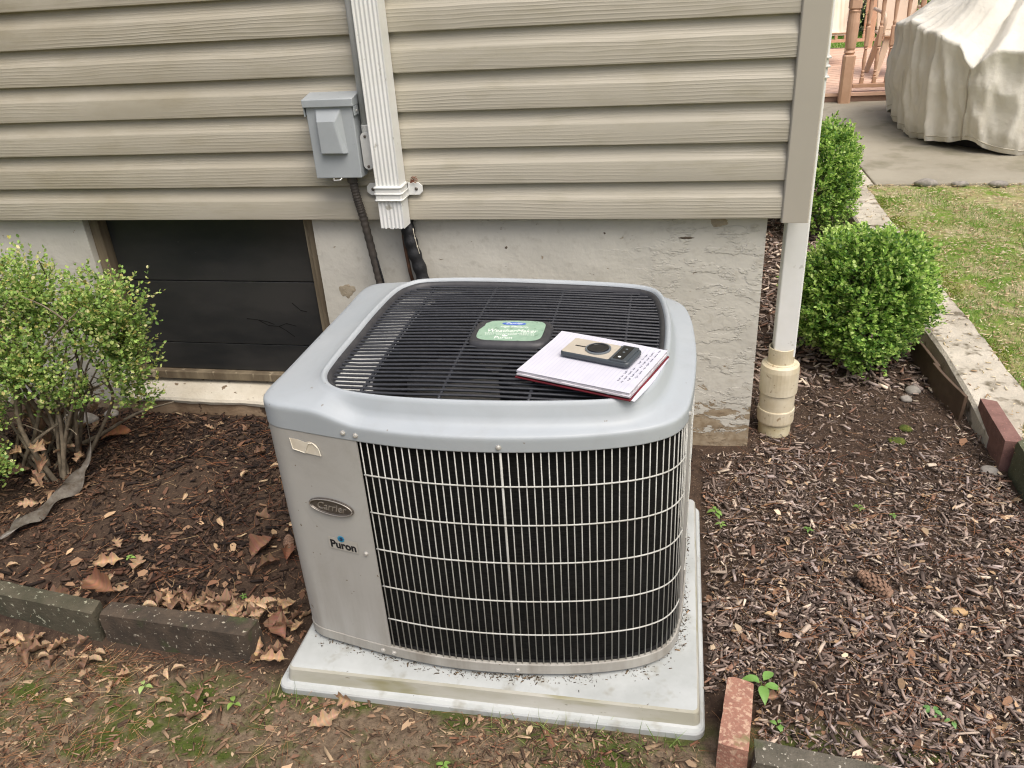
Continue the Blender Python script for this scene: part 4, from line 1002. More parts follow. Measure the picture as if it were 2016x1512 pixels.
# ------------------------------------------------------------------ corner downspout with pvc adapter
cdn = thing('downspout', 'plain white downspout at the house corner running into a cream plastic pipe', 'downspout', (-0.005, 0.16, 0.0))
m = slab(-0.043, 0.030, 0.125, 0.19, .006, 0.318, 3.1, .001); m.build('pipe', MWHITE, cdn, bevel=0)
for z in (1.235, 1.265, 1.29):
    m = MB(); m.tube([(-0.045, .122, z), (0.033, .122, z), (0.0335, .193, z)], 0.0035, 6); m.build('strap_rib', MWHITE, cdn)
acx, acy = -0.012, 0.152
def lz(m, prof, **k): m.lathe(prof, (acx, acy, 0), 32, **k); return m
m = MB(); lz(m, [(.052, .275), (.052, .288), (.0445, .290), (.0445, .345), (.0425, .347), (.0405, .345), (.0405, .300)], caps=False); m.build('reducer', MPIPE, cdn, smooth=False, bevel=0)
m = MB(); lz(m, [(.066, .175), (.066, .182), (.0665, .262), (.064, .280), (.050, .287)], caps=False); m.build('hub', MPIPE, cdn, smooth=False)
m = MB(); lz(m, [(.061, .085), (.061, .178)], caps=False); m.build('barrel', MPIPE, cdn, smooth=True)
m = MB(); lz(m, [(.0635, .055), (.0645, .060), (.0645, .105), (.0635, .108), (.0605, .1085)], caps=False); m.build('lower_hub', MPIPE, cdn, smooth=False)
m = MB(); lz(m, [(.056, -.05), (.057, .058)], caps=False); m.build('buried_pipe', pm('pale_pvc', S(216, 208, 178), S(200, 188, 150), 20, rough=0.5, spots=(S(120, 96, 66), 60, 0.62, 0.06)), cdn, smooth=True)

# ------------------------------------------------------------------ edging blocks and bricks
def block(name, quad, z0, z1, mat, label, cat, bevel=0.006, rough=0.004, seed=0, group=None):
    """A stone/brick with worn, uneven faces. quad = ccw xy corners."""
    Q = [Vector((x, y, 0)) for x, y in quad]; nu = max(4, int((Q[1]-Q[0]).length/0.02)); nv_ = max(3, int((Q[2]-Q[1]).length/0.02)); nz_ = max(3, int((z1-z0)/0.02))
    org = Vector((sum(q.x for q in Q)/4, sum(q.y for q in Q)/4, z0)); vid = {}; vs = []; fs = []
    def vert(i, j, k):
        key = (i, j, k)
        if key not in vid:
            u, v, w = i/nu, j/nv_, k/nz_
            p = (Q[0]*(1-u)+Q[1]*u)*(1-v)+(Q[3]*(1-u)+Q[2]*u)*v; p.z = z0+(z1-z0)*w
            c = sum((i in (0, nu), j in (0, nv_), k in (0, nz_)))
            ctr_ = org+Vector((0, 0, (z1-z0)/2)); d = (p-ctr_)
            if c >= 2: p = p-d.normalized()*bevel*(0.2+0.8*random.random())*(1.2 if c == 3 else 0.5)
            nn_ = (float(fbm(p.x*26+seed, p.y*26+p.z*19, 3, seed))-0.5)*2*rough
            p = p+d.normalized()*nn_
            vid[key] = len(vs); vs.append(p)
        return vid[key]
    def face(fn, A, B, flip):
        for a in range(A):
            for b_ in range(B):
                f = (fn(a, b_), fn(a+1, b_), fn(a+1, b_+1), fn(a, b_+1)); fs.append(f[::-1] if flip else f)
    face(lambda a, b_: vert(a, b_, 0), nu, nv_, True); face(lambda a, b_: vert(a, b_, nz_), nu, nv_, False)
    face(lambda a, b_: vert(a, 0, b_), nu, nz_, False); face(lambda a, b_: vert(a, nv_, b_), nu, nz_, True)
    face(lambda a, b_: vert(0, a, b_), nv_, nz_, True); face(lambda a, b_: vert(nu, a, b_), nv_, nz_, False)
    o = mesh(name, vs, fs, mat, origin=org, smooth=True); o.modifiers.new('es', 'EDGE_SPLIT').split_angle = math.radians(38)
    return tag(o, label, cat, group)
MDKCONC = pm('dark_brown_concrete', S(86, 74, 61), S(62, 54, 45), 16, rough=0.9, bump=0.9, bs=130, bd=0.005, spots=(S(176, 168, 150), 90, 0.63, 0.04), spots2=(S(70, 76, 46), 8, 0.56, 0.1))
MDKCONCM = pm('dark_mossy_concrete', S(92, 86, 70), S(70, 68, 52), 12, rough=0.9, bump=0.9, bs=130, bd=0.005, spots=(S(168, 168, 146), 85, 0.62, 0.04))
block('edging_block', [(-2.46, -1.080), (-1.895, -1.147), (-1.905, -1.096), (-2.46, -1.031)], -0.03, 0.100, MDKCONCM, 'mossy grey concrete edging block at the left edge below the shrub', 'edging block', seed=3)
block('edging_block', [(-1.885, -1.142), (-1.440, -1.166), (-1.432, -1.104), (-1.880, -1.092)], -0.03, 0.098, MDKCONC, 'brown concrete edging block whose end is nearest the pad', 'edging block', seed=8)
block('brick', [(-0.268, -1.312), (-0.204, -1.324), (-0.178, -1.130), (-0.238, -1.118)], -0.03, 0.082, MBRICK, 'weathered red brick on edge beside the front corner of the pad', 'brick', seed=13, bevel=0.006)
block('edging_block', [(-0.197, -1.346), (0.30, -1.402), (0.30, -1.345), (-0.192, -1.287)], -0.03, 0.080, MCONC, 'speckled grey concrete edging block butting against the weathered brick', 'edging block', seed=17)
block('brick', [(0.688, -0.035), (0.742, -0.038), (0.748, 0.245), (0.698, 0.262)], -0.03, 0.112, MBRICKP, 'smooth dull red brick at the end of the concrete strip', 'brick', seed=23, bevel=0.005, rough=0.002)
block('edging_block', [(0.700, -0.34), (0.80, -0.34), (0.80, -0.048), (0.712, -0.050)], -0.03, 0.130, MCONCG, 'mossy greenish concrete block at the right edge of the picture', 'edging block', seed=29, bevel=0.012)
# brown plastic/wood edging strips
for lab_, pts in (('thin brown edging strip curving away behind its neighbour by the round shrub', [(.600, .82), (.610, .70), (.617, .60), (.621, .535)]), ('thin brown edging strip leaning against the concrete strip, nearer the brick', [(.609, .56), (.618, .47), (.632, .38), (.646, .305), (.650, .285)])):
    cp = curve_pts([(x, y, 0) for x, y in pts], 6); m = MB()
    for p in cp: m.v += [(p.x, p.y, -0.03), (p.x+0.006, p.y, 0.104), (p.x+0.018, p.y, 0.104), (p.x+0.012, p.y, -0.03)]
    n_ = len(cp)
    for k in range(n_-1):
        for j in range(4): m.f.append((k*4+j, k*4+(j+1) % 4, (k+1)*4+(j+1) % 4, (k+1)*4+j))
    m.f += [(3, 2, 1, 0), tuple((n_-1)*4+j for j in range(4))]
    m.f = [tuple(reversed(f)) for f in m.f]
    tag(mesh('edging_strip', m.v, m.f, MEDGE, origin=(pts[0][0], pts[0][1], 0), bevel=0.002), lab_, 'edging strip')

# ------------------------------------------------------------------ stones, cone, moss
def stone(name, x, y, r, mat, label, cat, sq=(1, 1, 0.6), seed=1, sink=0.25, zbase=None):
    m = MB(); m.lathe([(max(0.02, math.sin(math.pi*i/9))*r, -math.cos(math.pi*i/9)*r) for i in range(10)], (0, 0, 0), 14)
    z0 = float(Hh(x, y)) if zbase is None else zbase; vs = []
    for p in m.v:
        k = 1+0.35*(float(fbm(p[0]/r*1.3+seed*3.1, p[1]/r*1.3+p[2]/r*0.9, 2, seed))-0.5)
        vs.append((x+p[0]*k*sq[0], y+p[1]*k*sq[1], z0+p[2]*k*sq[2]+r*sq[2]*(1-sink*2)))
    return tag(mesh(name, vs, m.f, mat, origin=(x, y, z0), smooth=True), label, cat)
stone('stone', 0.655, -0.055, 0.030, MSTONE, 'rounded grey stone on the mulch below the red brick', 'stone', seed=3)
stone('stone', 0.545, 0.50, 0.030, MSTONE, 'grey stone in soil between round shrub and edging strip', 'stone', seed=5)
stone('stone', 0.505, 0.43, 0.022, MSTONE, 'small brownish stone in front of the round shrub', 'stone', seed=6)
stone('pebble', 0.352, -0.80, 0.017, MPEB, 'smooth tan oval pebble lying on the mulch', 'pebble', sq=(1.3, 0.75, 0.6), seed=7, sink=0.1)
stone('stone', -2.72, -0.10, 0.060, MSTONE, 'pale flat stone under the left shrub', 'stone', sq=(1.3, 0.7, 0.45), seed=9)
stone('stone', -2.62, -0.035, 0.030, MSTONE, 'small pale stone by the foundation beside the left shrub', 'stone', seed=10)
stone('moss_clump', 0.455, 0.21, 0.022, MMOSS, 'green moss cushion on bare soil, the one nearer the edging strip', 'moss', sq=(1.1, 1, 0.5), seed=11, sink=0.3)
stone('moss_clump', 0.405, 0.115, 0.024, MMOSS, 'green moss cushion on bare soil, nearer the cream pipe', 'moss', sq=(1.2, 1, 0.5), seed=12, sink=0.3)
for i, (x, y, r, lb) in enumerate(((1.29, 3.46, .05, 'largest'), (1.50, 3.44, .036, 'middle'), (1.74, 3.43, .04, 'rightmost'))):
    stone('stone', x, y, r, MSTONE, lb+' dark stone of the three along the patio edge', 'stone', sq=(1.5, 0.8, 0.6), seed=20+i, zbase=0.07)
def pine_cone(x, y, ang, L, label, scale=1.0):
    z0 = float(Hh(x, y)); t = thing('pine_cone', label, 'pine cone', (x, y, z0))
    M = Matrix.Translation((x, y, z0+0.026*scale)) @ Matrix.Rotation(ang, 4, 'Z') @ Matrix.Rotation(math.pi/2-0.1, 4, 'Y')
    m = MB(); m.lathe([(.004, -L/2), (.012*scale, -L*.3), (.014*scale, 0), (.010*scale, L*.3), (.003, L/2)], (0, 0, 0), 10); m.xf(M); m.build('core', MBARK, t, smooth=True)
    m = MB()
    for row in range(11):
        z = -L/2+L*(row+.5)/11; rr = .0175*scale*math.sin(math.pi*(0.12+0.8*(row+.5)/11)); n_ = 8
        for k in range(n_):
            a = 2*math.pi*(k+0.5*(row % 2))/n_; c, s_ = math.cos(a), math.sin(a); w_ = 0.0075*scale
            base = Vector((c*rr*.55, s_*rr*.55, z-.002)); tip = Vector((c*(rr+.005*scale), s_*(rr+.005*scale), z+.008*scale)); side_ = Vector((-s_, c, 0))*w_
            m.add([base-side_*.5, base+side_*.5, tip+side_*.8, tip-side_*.8, tip+Vector((c*.001, s_*.001, -.004))+side_*.8, tip+Vector((c*.001, s_*.001, -.004))-side_*.8], [(0, 1, 2, 3), (3, 2, 4, 5), (5, 4, 1, 0)])
    m.xf(M); m.build('scales', pm('cone_scale', S(164, 132, 110), S(124, 98, 80), 160, rough=0.8, spots=(S(196, 180, 160), 120, 0.66, 0.05)), t)
pine_cone(0.165, -0.735, 2.35, 0.098, 'brown pine cone lying among the mulch right of the pad')
pine_cone(-1.525, -0.735, 2.0, 0.05, 'small reddish pine cone by the orange leaf left of the air conditioner', 0.7)

# ------------------------------------------------------------------ fallen leaves (things)
def oak_leaf_mesh(name, L, W, lobes, depth, curl, colr, seed):
    rnd = random.Random(seed); n_ = 26; vs = []; fs = []; cols = []
    for i in range(n_+1):
        t = i/n_; env = math.sin(math.pi*min(1, t*1.02)**0.75)**0.8 if 0 < t < 1 else 0
        env *= (0.65+0.5*t) if t < 0.75 else (1.03-(t-0.75)*1.2)
        lob = 1-depth*(0.5-0.5*math.cos(2*math.pi*lobes*t+0.6))
        w = W/2*env*lob+0.0006
        bend = 0.10*math.sin(t*2.2+seed)*W
        for s_ in (-1, -0.5, 0, 0.5, 1):
            ww = w*(1+0.12*rnd.uniform(-1, 1)) if abs(s_) == 1 else w
            z = curl*W*(s_*s_*w/(W/2)*0.9)+0.35*curl*L*(t-0.5)**2*(1 if seed % 2 else -0.6)+0.05*W*math.sin(t*9+s_*2.4+seed)+0.10*W*s_*math.sin(t*4+seed*1.7)
            vs.append((t*L-L/2+abs(s_)*w*0.25*depth, s_*ww+bend, z+0.004))
            cols.append(tuple(c*(1.28 if abs(s_) < 0.1 else 1.0)*(1.12 if (i % 4 == 0 and abs(s_) < 0.9) else 1.0)*(1+0.16*rnd.uniform(-1, 1)) for c in colr))
    for i in range(n_):
        for j in range(4): a = i*5+j; fs.append((a, a+5, a+6, a+1))
    b0 = len(vs); vs += [(-L/2-0.16*L, 0.002, 0.004), (-L/2-0.16*L, -0.002, 0.004), (-L/2, -0.0015, 0.004), (-L/2, 0.0015, 0.004)]; fs.append((b0, b0+1, b0+2, b0+3)); cols += [tuple(c*.7 for c in colr)]*4
    me = bpy.data.meshes.new(name); me.from_pydata(vs, [], fs); me.materials.append(MDRY); me.polygons.foreach_set('use_smooth', [True]*len(fs))
    a = me.color_attributes.new('Col', 'FLOAT_COLOR', 'POINT'); a.data.foreach_set('color', np.c_[np.array(cols), np.ones(len(cols))].ravel()); return me
tan, brn, org_, pal = S(162, 135, 105), S(120, 94, 75), S(148, 102, 72), S(184, 160, 130)
leaf_kinds = [oak_leaf_mesh('leaf', .080, .050, 3, .58, .5, tan, 1), oak_leaf_mesh('leaf', .072, .046, 3, .5, .9, brn, 2), oak_leaf_mesh('leaf', .085, .052, 3.5, .6, .3, S(156, 130, 104), 3), oak_leaf_mesh('leaf', .06, .030, 1, .1, .8, pal, 4), oak_leaf_mesh('leaf', .07, .045, 2, .5, 1.2, S(142, 114, 92), 5)]
BIG = oak_leaf_mesh('leaf', .115, .085, 2, .30, .35, org_, 6); BIG2 = oak_leaf_mesh('leaf', .120, .075, 2.5, .34, .8, S(128, 94, 72), 7); MED = oak_leaf_mesh('leaf', .078, .064, 2.2, .26, .6, S(120, 88, 70), 8); RED = oak_leaf_mesh('leaf', .060, .046, 2.2, .24, .8, S(128, 90, 70), 9)
def put_leaf(me, x, y, rz, label, group=None, tilt=(0.1, 0.0), dz=0.004, s=1.0, z=None):
    o = bpy.data.objects.new('fallen_leaf', me); COL.objects.link(o); o.location = (x, y, (float(Hh(x, y)) if z is None else z)+dz); o.rotation_euler = (tilt[0], tilt[1], rz); o.scale = (s, s, s)
    return tag(o, label, 'leaf', group)
put_leaf(BIG, -2.478, -0.210, 0.4, 'large orange brown leaf lying near the foundation right of the shrub', tilt=(0.25, -0.15), dz=0.02)
put_leaf(BIG2, -1.930, -1.058, -0.25, 'large curled rust coloured leaf resting on the gap between the edging blocks', tilt=(0.35, 0), z=0.075, dz=0.03)
put_leaf(MED, -1.592, -0.765, 1.2, 'broad brown leaf left of the air conditioner panel', tilt=(0.1, -0.2), dz=0.012, s=1.15)
put_leaf(RED, -1.512, -0.775, 1.9, 'small bright rust leaf touching the small pine cone', tilt=(0.2, -0.2), dz=0.012)
put_leaf(leaf_kinds[0], -2.022, -0.905, 0.5, 'tan lobed oak leaf standing on one edge on bare soil', tilt=(0.6, 0), dz=0.02, s=1.1)
put_leaf(leaf_kinds[2], -1.945, -0.890, 2.0, 'tan lobed oak leaf lying flat to the right of the tilted one', tilt=(0.1, 0.1), dz=0.012)
put_leaf(leaf_kinds[0], -1.138, -1.262, 2.8, 'curled tan oak leaf leaning against the front edge of the pad', tilt=(-0.9, 0.1), dz=0.03, s=0.85)
put_leaf(leaf_kinds[2], -1.175, -1.325, 0.9, 'tan oak leaf with a long stem in front of the pad', tilt=(0.2, 0.1), dz=0.012)
put_leaf(MED, -1.402, -1.055, -0.9, 'brown curled leaf by the end of the edging block', tilt=(0.5, 0.2), dz=0.03, s=1.2)
put_leaf(leaf_kinds[1], -1.545, -0.835, 1.0, 'narrow lobed tan leaf below the small pine cone', tilt=(0.3, 0.1), dz=0.012)
rl_ = random.Random(5)
def heap(n, x0, x1, y0, y1, label, group, kinds, s=(0.5, 0.95), zb=None, dzr=0.03, avoid=None):
    for _ in range(n):
        x, y = rl_.uniform(x0, x1), rl_.uniform(y0, y1)
        if avoid and avoid(x, y): continue
        put_leaf(leaf_kinds[rl_.choice(kinds)], x, y, rl_.uniform(0, 6.3), label, group, (rl_.gauss(0, .35), rl_.gauss(0, .3)), rl_.uniform(0.004, dzr), rl_.uniform(*s), zb)
heap(56, -1.78, -1.44, -1.095, -1.02, 'tan dry leaf in the drift piled behind the brown edging block', 'leaves drifted behind the edging block', (0, 1, 2, 3, 4), zb=0.05, dzr=0.035, s=(0.4, 0.85))
heap(10, -2.12, -1.90, -1.08, -0.99, 'dry leaf behind the mossy edging block below the shrub', 'leaves behind the mossy block', (1, 3, 4, 2))
heap(18, -1.44, -1.35, -1.17, -0.98, 'dry leaf in the gap between edging block and pad corner', 'leaves between block and pad', (0, 1, 3, 4), dzr=0.03)
heap(34, -2.25, -1.85, -1.24, -1.165, 'dry leaf strewn below the front of the mossy edging block', 'leaves in front of the edging blocks', (0, 1, 2, 3, 4), s=(0.4, 0.85), dzr=0.02)
heap(12, -1.85, -1.45, -1.36, -1.2, 'dry leaf on mossy soil in front of the brown edging block', 'leaves on the mossy soil', (0, 1, 3, 4), s=(0.35, 0.8), dzr=0.012)
heap(66, -2.98, -2.42, -0.78, -0.15, 'brown oak leaf caught under the branches of the left shrub', 'leaves under the left shrub', (0, 1, 2, 4), s=(0.7, 1.15), dzr=0.20)
heap(26, -2.35, -1.5, -0.95, -0.1, 'small dry leaf scattered on dark mulch left of the air conditioner', 'leaves on the dark mulch', (1, 3, 4, 2), s=(0.35, 0.75), dzr=0.012)
heap(14, -0.2, 0.5, -1.25, -0.45, 'small pale dry leaf among the mulch right of the pad', 'leaves on the right mulch', (3, 4), s=(0.3, 0.6), dzr=0.02)

# ------------------------------------------------------------------ mulch, litter and needles
BOXV = [(-.5, -.38, -.4), (.5, -.30, -.4), (.5, .30, -.4), (-.5, .38, -.4), (-.46, -.30, .5), (.44, -.22, .4), (.44, .22, .4), (-.46, .30, .5)]
BOXF = [(0, 3, 2, 1), (4, 5, 6, 7), (0, 1, 5, 4), (1, 2, 6, 5), (2, 3, 7, 6), (3, 0, 4, 7)]
FLKV = [(-.5, 0, 0), (-.15, -.5, .5), (.3, -.36, .3), (.5, 0, -.2), (.3, .36, .3), (-.15, .5, .5)]; FLKF = [(0, 1, 4, 5), (1, 2, 3, 4)]
MULCH = [(74, 63, 56), (98, 85, 77), (126, 110, 100), (154, 137, 125), (182, 165, 148), (208, 192, 171), (128, 99, 83), (162, 148, 141)]
DARKM = [(38, 30, 26), (50, 39, 33), (66, 51, 43), (86, 68, 56), (128, 104, 82), (78, 54, 42), (172, 150, 120)]
def chips(name, label, cat, n, dens, cols, w, size, thick, lift, ext, zadd=0.0, flake=False):
    x = RNG.uniform(ext[0], ext[1], n); y = RNG.uniform(ext[2], ext[3], n)
    keep = RNG.uniform(0, 1, n) < dens(x, y); x, y = x[keep], y[keep]; n = len(x)
    L = np.clip(RNG.lognormal(math.log(size), 0.62, n), 0.003, 0.046); Wd = L*RNG.uniform(0.16, 0.42, n); T = np.minimum(Wd*RNG.uniform(.35, .8, n), thick)
    az = RNG.uniform(0, 2*np.pi, n); pit = RNG.normal(0, 0.22, n); rol = RNG.normal(0, 0.3, n)
    z = Hh(x, y)+RNG.uniform(-0.002, lift, n)+T*0.3+zadd
    if flake: Wd = L*RNG.uniform(0.3, 0.6, n)
    o = scatter(name, FLKV if flake else BOXV, FLKF if flake else BOXF, np.c_[x, y, z], euler_mats(rol, pit, az), np.c_[L, Wd, T], pick(cols, w, n, .18), MCHIP, jitter=0.07)
    return tag(o, label, cat)
def in_pad(x, y, m=0.0): return (x > -1.345-m) & (x < -.277+m) & (y > -1.245-m) & (y < -.345+m)
def dens_right(x, y):
    d = np.where((x > -0.275) & (x < 0.685) & (y > -1.29-(x+0.2)*0.11), 1.0, 0.0)
    d = d*(0.45+0.55*smooth_step(.40, .52, fbm(x*4.5, y*4.5, 4, 57)))
    d = d*np.where((x < -0.17) & (y < -1.10), 0.0, 1)*np.where((y > -0.02) & (x < -0.10), 0, 1)
    d = d*(0.16+0.84*smooth_step(0.02, -0.50, y+0.35*(fbm(x*3, y*3, 3, 51)-0.5)*2-0.25*np.clip(x, 0, 1)))
    return d
chips('wood_mulch', 'coarse brown wood chip mulch covering the bed right of the pad', 'mulch', 52000, dens_right, MULCH, (3.2, 4, 4.2, 3.6, 1.9, .6, 1.6, 1.8), 0.0104, 0.005, 0.016, (-.28, .69, -1.45, 0.5))
chips('mulch_crumbs', 'fine dark bark crumbs between the chips of the right bed', 'mulch', 26000, lambda x, y: np.where(((x > -0.275) & (y > -1.29-(x+0.2)*0.11) & ~((x < -0.17) & (y < -1.10)) & ~((y > -0.02) & (x < -0.10))), 1., 0.), [(78, 66, 58), (100, 86, 76), (124, 108, 96), (64, 54, 47), (152, 134, 118)], (4, 4, 3, 3, 1.4), 0.0050, 0.003, 0.009, (-.28, .69, -1.45, 0.6))
chips('wood_mulch', 'mulch chips along the bed beside the house corner and round shrub', 'mulch', 7000, lambda x, y: np.where(x < 0.68, 0.9, 0)*np.where((x < -0.10) & (y < 6), 0, 1), MULCH, (2, 3, 4, 3, 2, 1, 2, 1), 0.034, 0.010, 0.012, (-.12, .69, 0.5, 4.2))
chips('wood_mulch', 'dark fine bark mulch in the bed left of the air conditioner', 'mulch', 30000, lambda x, y: np.where((~in_pad(x, y, .0)) & (y < 0.0) & (y > -1.10) & (x < -0.3), 1, 0)*(0.16+0.84*smooth_step(0.42, 0.6, fbm(x*2.2, y*2.2, 3, 61)+0.25*(y+0.45))), DARKM, (4, 4, 3.5, 2.2, .7, 1.6, .25), 0.0135, 0.005, 0.010, (-3.0, -.3, -1.10, 0.0))
chips('leaf_litter', 'crumbled leaf and bark litter on the soil in front of the edging and pad', 'litter', 30000, lambda x, y: np.where(~in_pad(x, y, .0) & (y < -1.165+0.0*x) & ((x < -0.30) | (y < -1.36)), 1, 0)*(0.25+0.75*smooth_step(0.35, 0.65, fbm(x*3, y*3, 3, 71))), [(104, 85, 67), (126, 104, 82), (152, 128, 102), (80, 64, 51), (176, 152, 122), (122, 86, 66)], (3, 3, 1.6, 3, .6, 1.6), 0.0095, 0.0016, 0.006, (-2.6, 0.1, -1.75, -1.165))
chips('leaf_litter', 'pale oval leaf flakes strewn on the soil before the pad', 'litter', 9000, lambda x, y: np.where(~in_pad(x, y, .0) & ((x < -0.30) | (y < -1.36)), 1, 0)*(0.2+0.8*smooth_step(0.4, 0.6, fbm(x*4, y*4, 3, 73))), [(168, 142, 114), (188, 166, 136), (146, 118, 94), (122, 94, 76), (158, 134, 108)], (2, .8, 3, 3.5, 3), 0.0075, 0.006, 0.008, (-2.6, 0.1, -1.75, -1.165), flake=True)
chips('leaf_litter', 'brown leaf flakes lying on the dark left bed', 'litter', 1300, lambda x, y: np.where(~in_pad(x, y, .0), 1, 0)*(0.3+0.7*smooth_step(-.4, -1.0, y)), [(150, 120, 94), (176, 148, 116), (124, 92, 72), (104, 76, 60)], (1.4, .8, 3, 3), 0.014, 0.006, 0.010, (-2.6, -1.35, -1.09, -.02), flake=True)
chips('leaf_litter', 'pale leaf flakes mixed into the right mulch bed', 'litter', 1800, dens_right, [(188, 164, 134), (166, 138, 108), (200, 180, 152), (140, 108, 84)], (2, 3, 1, 3), 0.012, 0.005, 0.018, (-.28, .69, -1.4, .5), flake=True)
chips('leaf_litter', 'leaf crumbs and bark bits gathered under the left shrub', 'litter', 2600, lambda x, y: np.ones_like(x), [(96, 74, 58), (122, 96, 74), (72, 56, 45), (148, 122, 96)], (3, 2, 3, .6), 0.012, 0.003, 0.02, (-3.0, -2.2, -0.9, -0.05))
# dirt crumbs that washed onto the pad
nd = 3800; t_ = RNG.uniform(0, 1, nd); ii = RNG.integers(0, len(OL), nd)
pp = OL[ii]+nrm[ii]*np.abs(RNG.normal(0.0, 0.011, nd)+np.where(RNG.uniform(0,1,nd)<.05,.03,0)-.006)[:, None]*(.35+1.3*fbm(OL[ii][:,0]*9,OL[ii][:,1]*9,3,5))[:,None]-nrm[ii]*.006; ok = (RNG.uniform(0, 1, nd) < smooth_step(.35, .68, fbm(pp[:, 0]*14, pp[:, 1]*14, 3, 15))*1.2+.12) & (pp[:, 0] > -1.29) & (pp[:, 0] < -.32) & (pp[:, 1] > -1.19) & (pp[:, 1] < -.42); pp = pp[ok]; nd = len(pp)
Ls = np.clip(RNG.lognormal(math.log(.0030),.5,nd),.0012,.012)
tag(scatter('dirt_crumbs', BOXV, BOXF, np.c_[pp, np.full(nd, .0562)], euler_mats(RNG.normal(0, .2, nd), RNG.normal(0, .2, nd), RNG.uniform(0, 6.3, nd)), np.c_[Ls, Ls*.35, Ls*.25], pick([(84, 72, 58), (108, 92, 72), (64, 56, 46), (146, 122, 94)], (4, 3, 3, .8), nd), MCHIP, jitter=.1), 'dirt crumbs and leaf bits on the pad around the unit base', 'dirt')
# pine needles and stalks
def needles(name, label, n, dens, ext, cols, w, L0, L1, r, lift):
    x = RNG.uniform(ext[0], ext[1], n); y = RNG.uniform(ext[2], ext[3], n); k = RNG.uniform(0, 1, n) < dens(x, y); x, y = x[k], y[k]; n = len(x)
    L = RNG.uniform(L0, L1, n); V0 = []
    bv = []; sg = 4
    for i in range(sg+1):
        t = i/sg-.5; c = 0.10*(1-4*t*t)
        bv += [(t, c-.5*r/.05, 0), (t, c+.5*r/.05, 0), (t, c, .6*r/.05)]
    bf = []
    for i in range(sg):
        for j in range(3): a = i*3+j; b_ = i*3+(j+1) % 3; bf.append((a, b_, b_+3, a+3))
    sc = np.c_[L, np.where(RNG.uniform(0, 1, n) < .5, 1, -1)*np.maximum(L*.6, .02), np.full(n, .05)]
    # width is in y: keep needle thickness roughly constant
    o = scatter(name, bv, bf, np.c_[x, y, Hh(x, y)+RNG.uniform(.003, lift, n)], euler_mats(RNG.normal(0, .2, n), RNG.normal(0, .12, n), RNG.uniform(0, 6.3, n)), sc, pick(cols, w, n), MCHIP)
    return tag(o, label, 'needles')
NC = [(168, 110, 76), (190, 140, 98), (146, 92, 64), (206, 176, 132)]
needles('pine_needles', 'rusty pine needles on the soil in front of the edging blocks', 3000, lambda x, y: np.where(~in_pad(x, y) & (y < -1.17), .22+.78*(x+.5*y < -2.3), 0), (-2.6, .0, -1.7, -1.165), NC, (3, 3, 2, 2), .025, .075, .0009, .014)
needles('pine_needles', 'rusty pine needles lying across the dark left mulch', 800, lambda x, y: np.where(~in_pad(x, y) & (y < -.02), .8, 0), (-2.6, -1.35, -1.1, -.02), NC, (3, 2, 3, 1), .03, .09, .0009, .016)
needles('pine_needles', 'rusty pine needles lying across the right mulch bed', 1700, lambda x, y: dens_right(x, y)*.9, (-.27, .69, -1.4, .2), NC, (3, 3, 2, 2), .03, .09, .0009, .022)
# grass blades / moss threads in front
def blades(name, label, pos, L, cols, w, width, lean=0.35):
    n = len(pos); bv = [(0, -.5, 0), (0, .5, 0), (.12, -.38, .55), (.12, .38, .55), (.38, -.03, 1), (.38, .03, 1)]; bf = [(0, 1, 3, 2), (2, 3, 5, 4)]
    o = scatter(name, bv, bf, pos, euler_mats(RNG.normal(0, lean, n), RNG.normal(0, lean, n), RNG.uniform(0, 6.3, n)), np.c_[L, np.full(n, width), L], pick(cols, w, n), MLEAF)
    return tag(o, label, 'grass')
n = 9000; x = RNG.uniform(-2.1, -.35, n); y = RNG.uniform(-1.7, -1.24, n); k = (fbm(x*5.5, y*5.5, 4, 81) > .52); x, y = x[k], y[k]
blades('moss_threads', 'short dark green moss on the soil before the pad', np.c_[x, y, Hh(x, y)], RNG.uniform(.002, .007, len(x)), [(62, 74, 30), (84, 98, 40), (50, 60, 26)], (3, 2, 2), .0016, .6)
n = 170; cx_ = RNG.choice([-.62, -.55, -.72, -.42, -1.3], n); x = cx_+RNG.normal(0, .05, n); y = np.minimum(-1.252, -1.27+RNG.normal(0, .015, n)); 
blades('grass_blades', 'thin green grass sprouting along the front of the pad', np.c_[x, y, Hh(x, y)], RNG.uniform(.02, .055, n), [(104, 128, 62), (138, 150, 84), (168, 160, 110)], (3, 3, 1), .0022, .8)

# lawn grass and straw
n = 46000; x = 0.90+RNG.uniform(0, 1.6, n)**1.15; y = RNG.uniform(-.3, 3.5, n)
f_ = fbm(x*2.6, y*2.6, 4, 91); k = (f_+RNG.normal(0,.06,n) > .50) & (x < 2.6); x, y, f_ = x[k], y[k], f_[k]
blades('lawn_grass', 'thin patchy green and yellow grass right of the concrete strip', np.c_[x, y, np.full(len(x), LAWN_Z+.002)], RNG.uniform(.010, .032, len(x)), [(124, 160, 72), (148, 178, 92), (184, 184, 124), (104, 140, 58)], (5, 4, 1.5, 3), .0030, .6)
n = 9000; x = RNG.uniform(.70, 2.4, n); y = RNG.uniform(-.2, 3.5, n); k = RNG.uniform(0, 1, n) < np.where(x < .88, .25, 1); x, y = x[k], y[k]; n = len(x); Ls = RNG.uniform(.008, .026, n)
tag(scatter('straw_litter', BOXV, BOXF, np.c_[x, y, np.where(x < .9, .088, LAWN_Z+.014)], euler_mats(RNG.normal(0, .15, n), RNG.normal(0, .15, n), RNG.uniform(0, 6.3, n)), np.c_[Ls, Ls*.32, np.full(n, .0022)], pick([(206, 188, 152), (184, 160, 124), (158, 132, 102), (220, 206, 176)], (3, 3, 2, 2), n), MCHIP, jitter=.08), 'pale dry leaf and straw litter on lawn and concrete strip', 'litter')
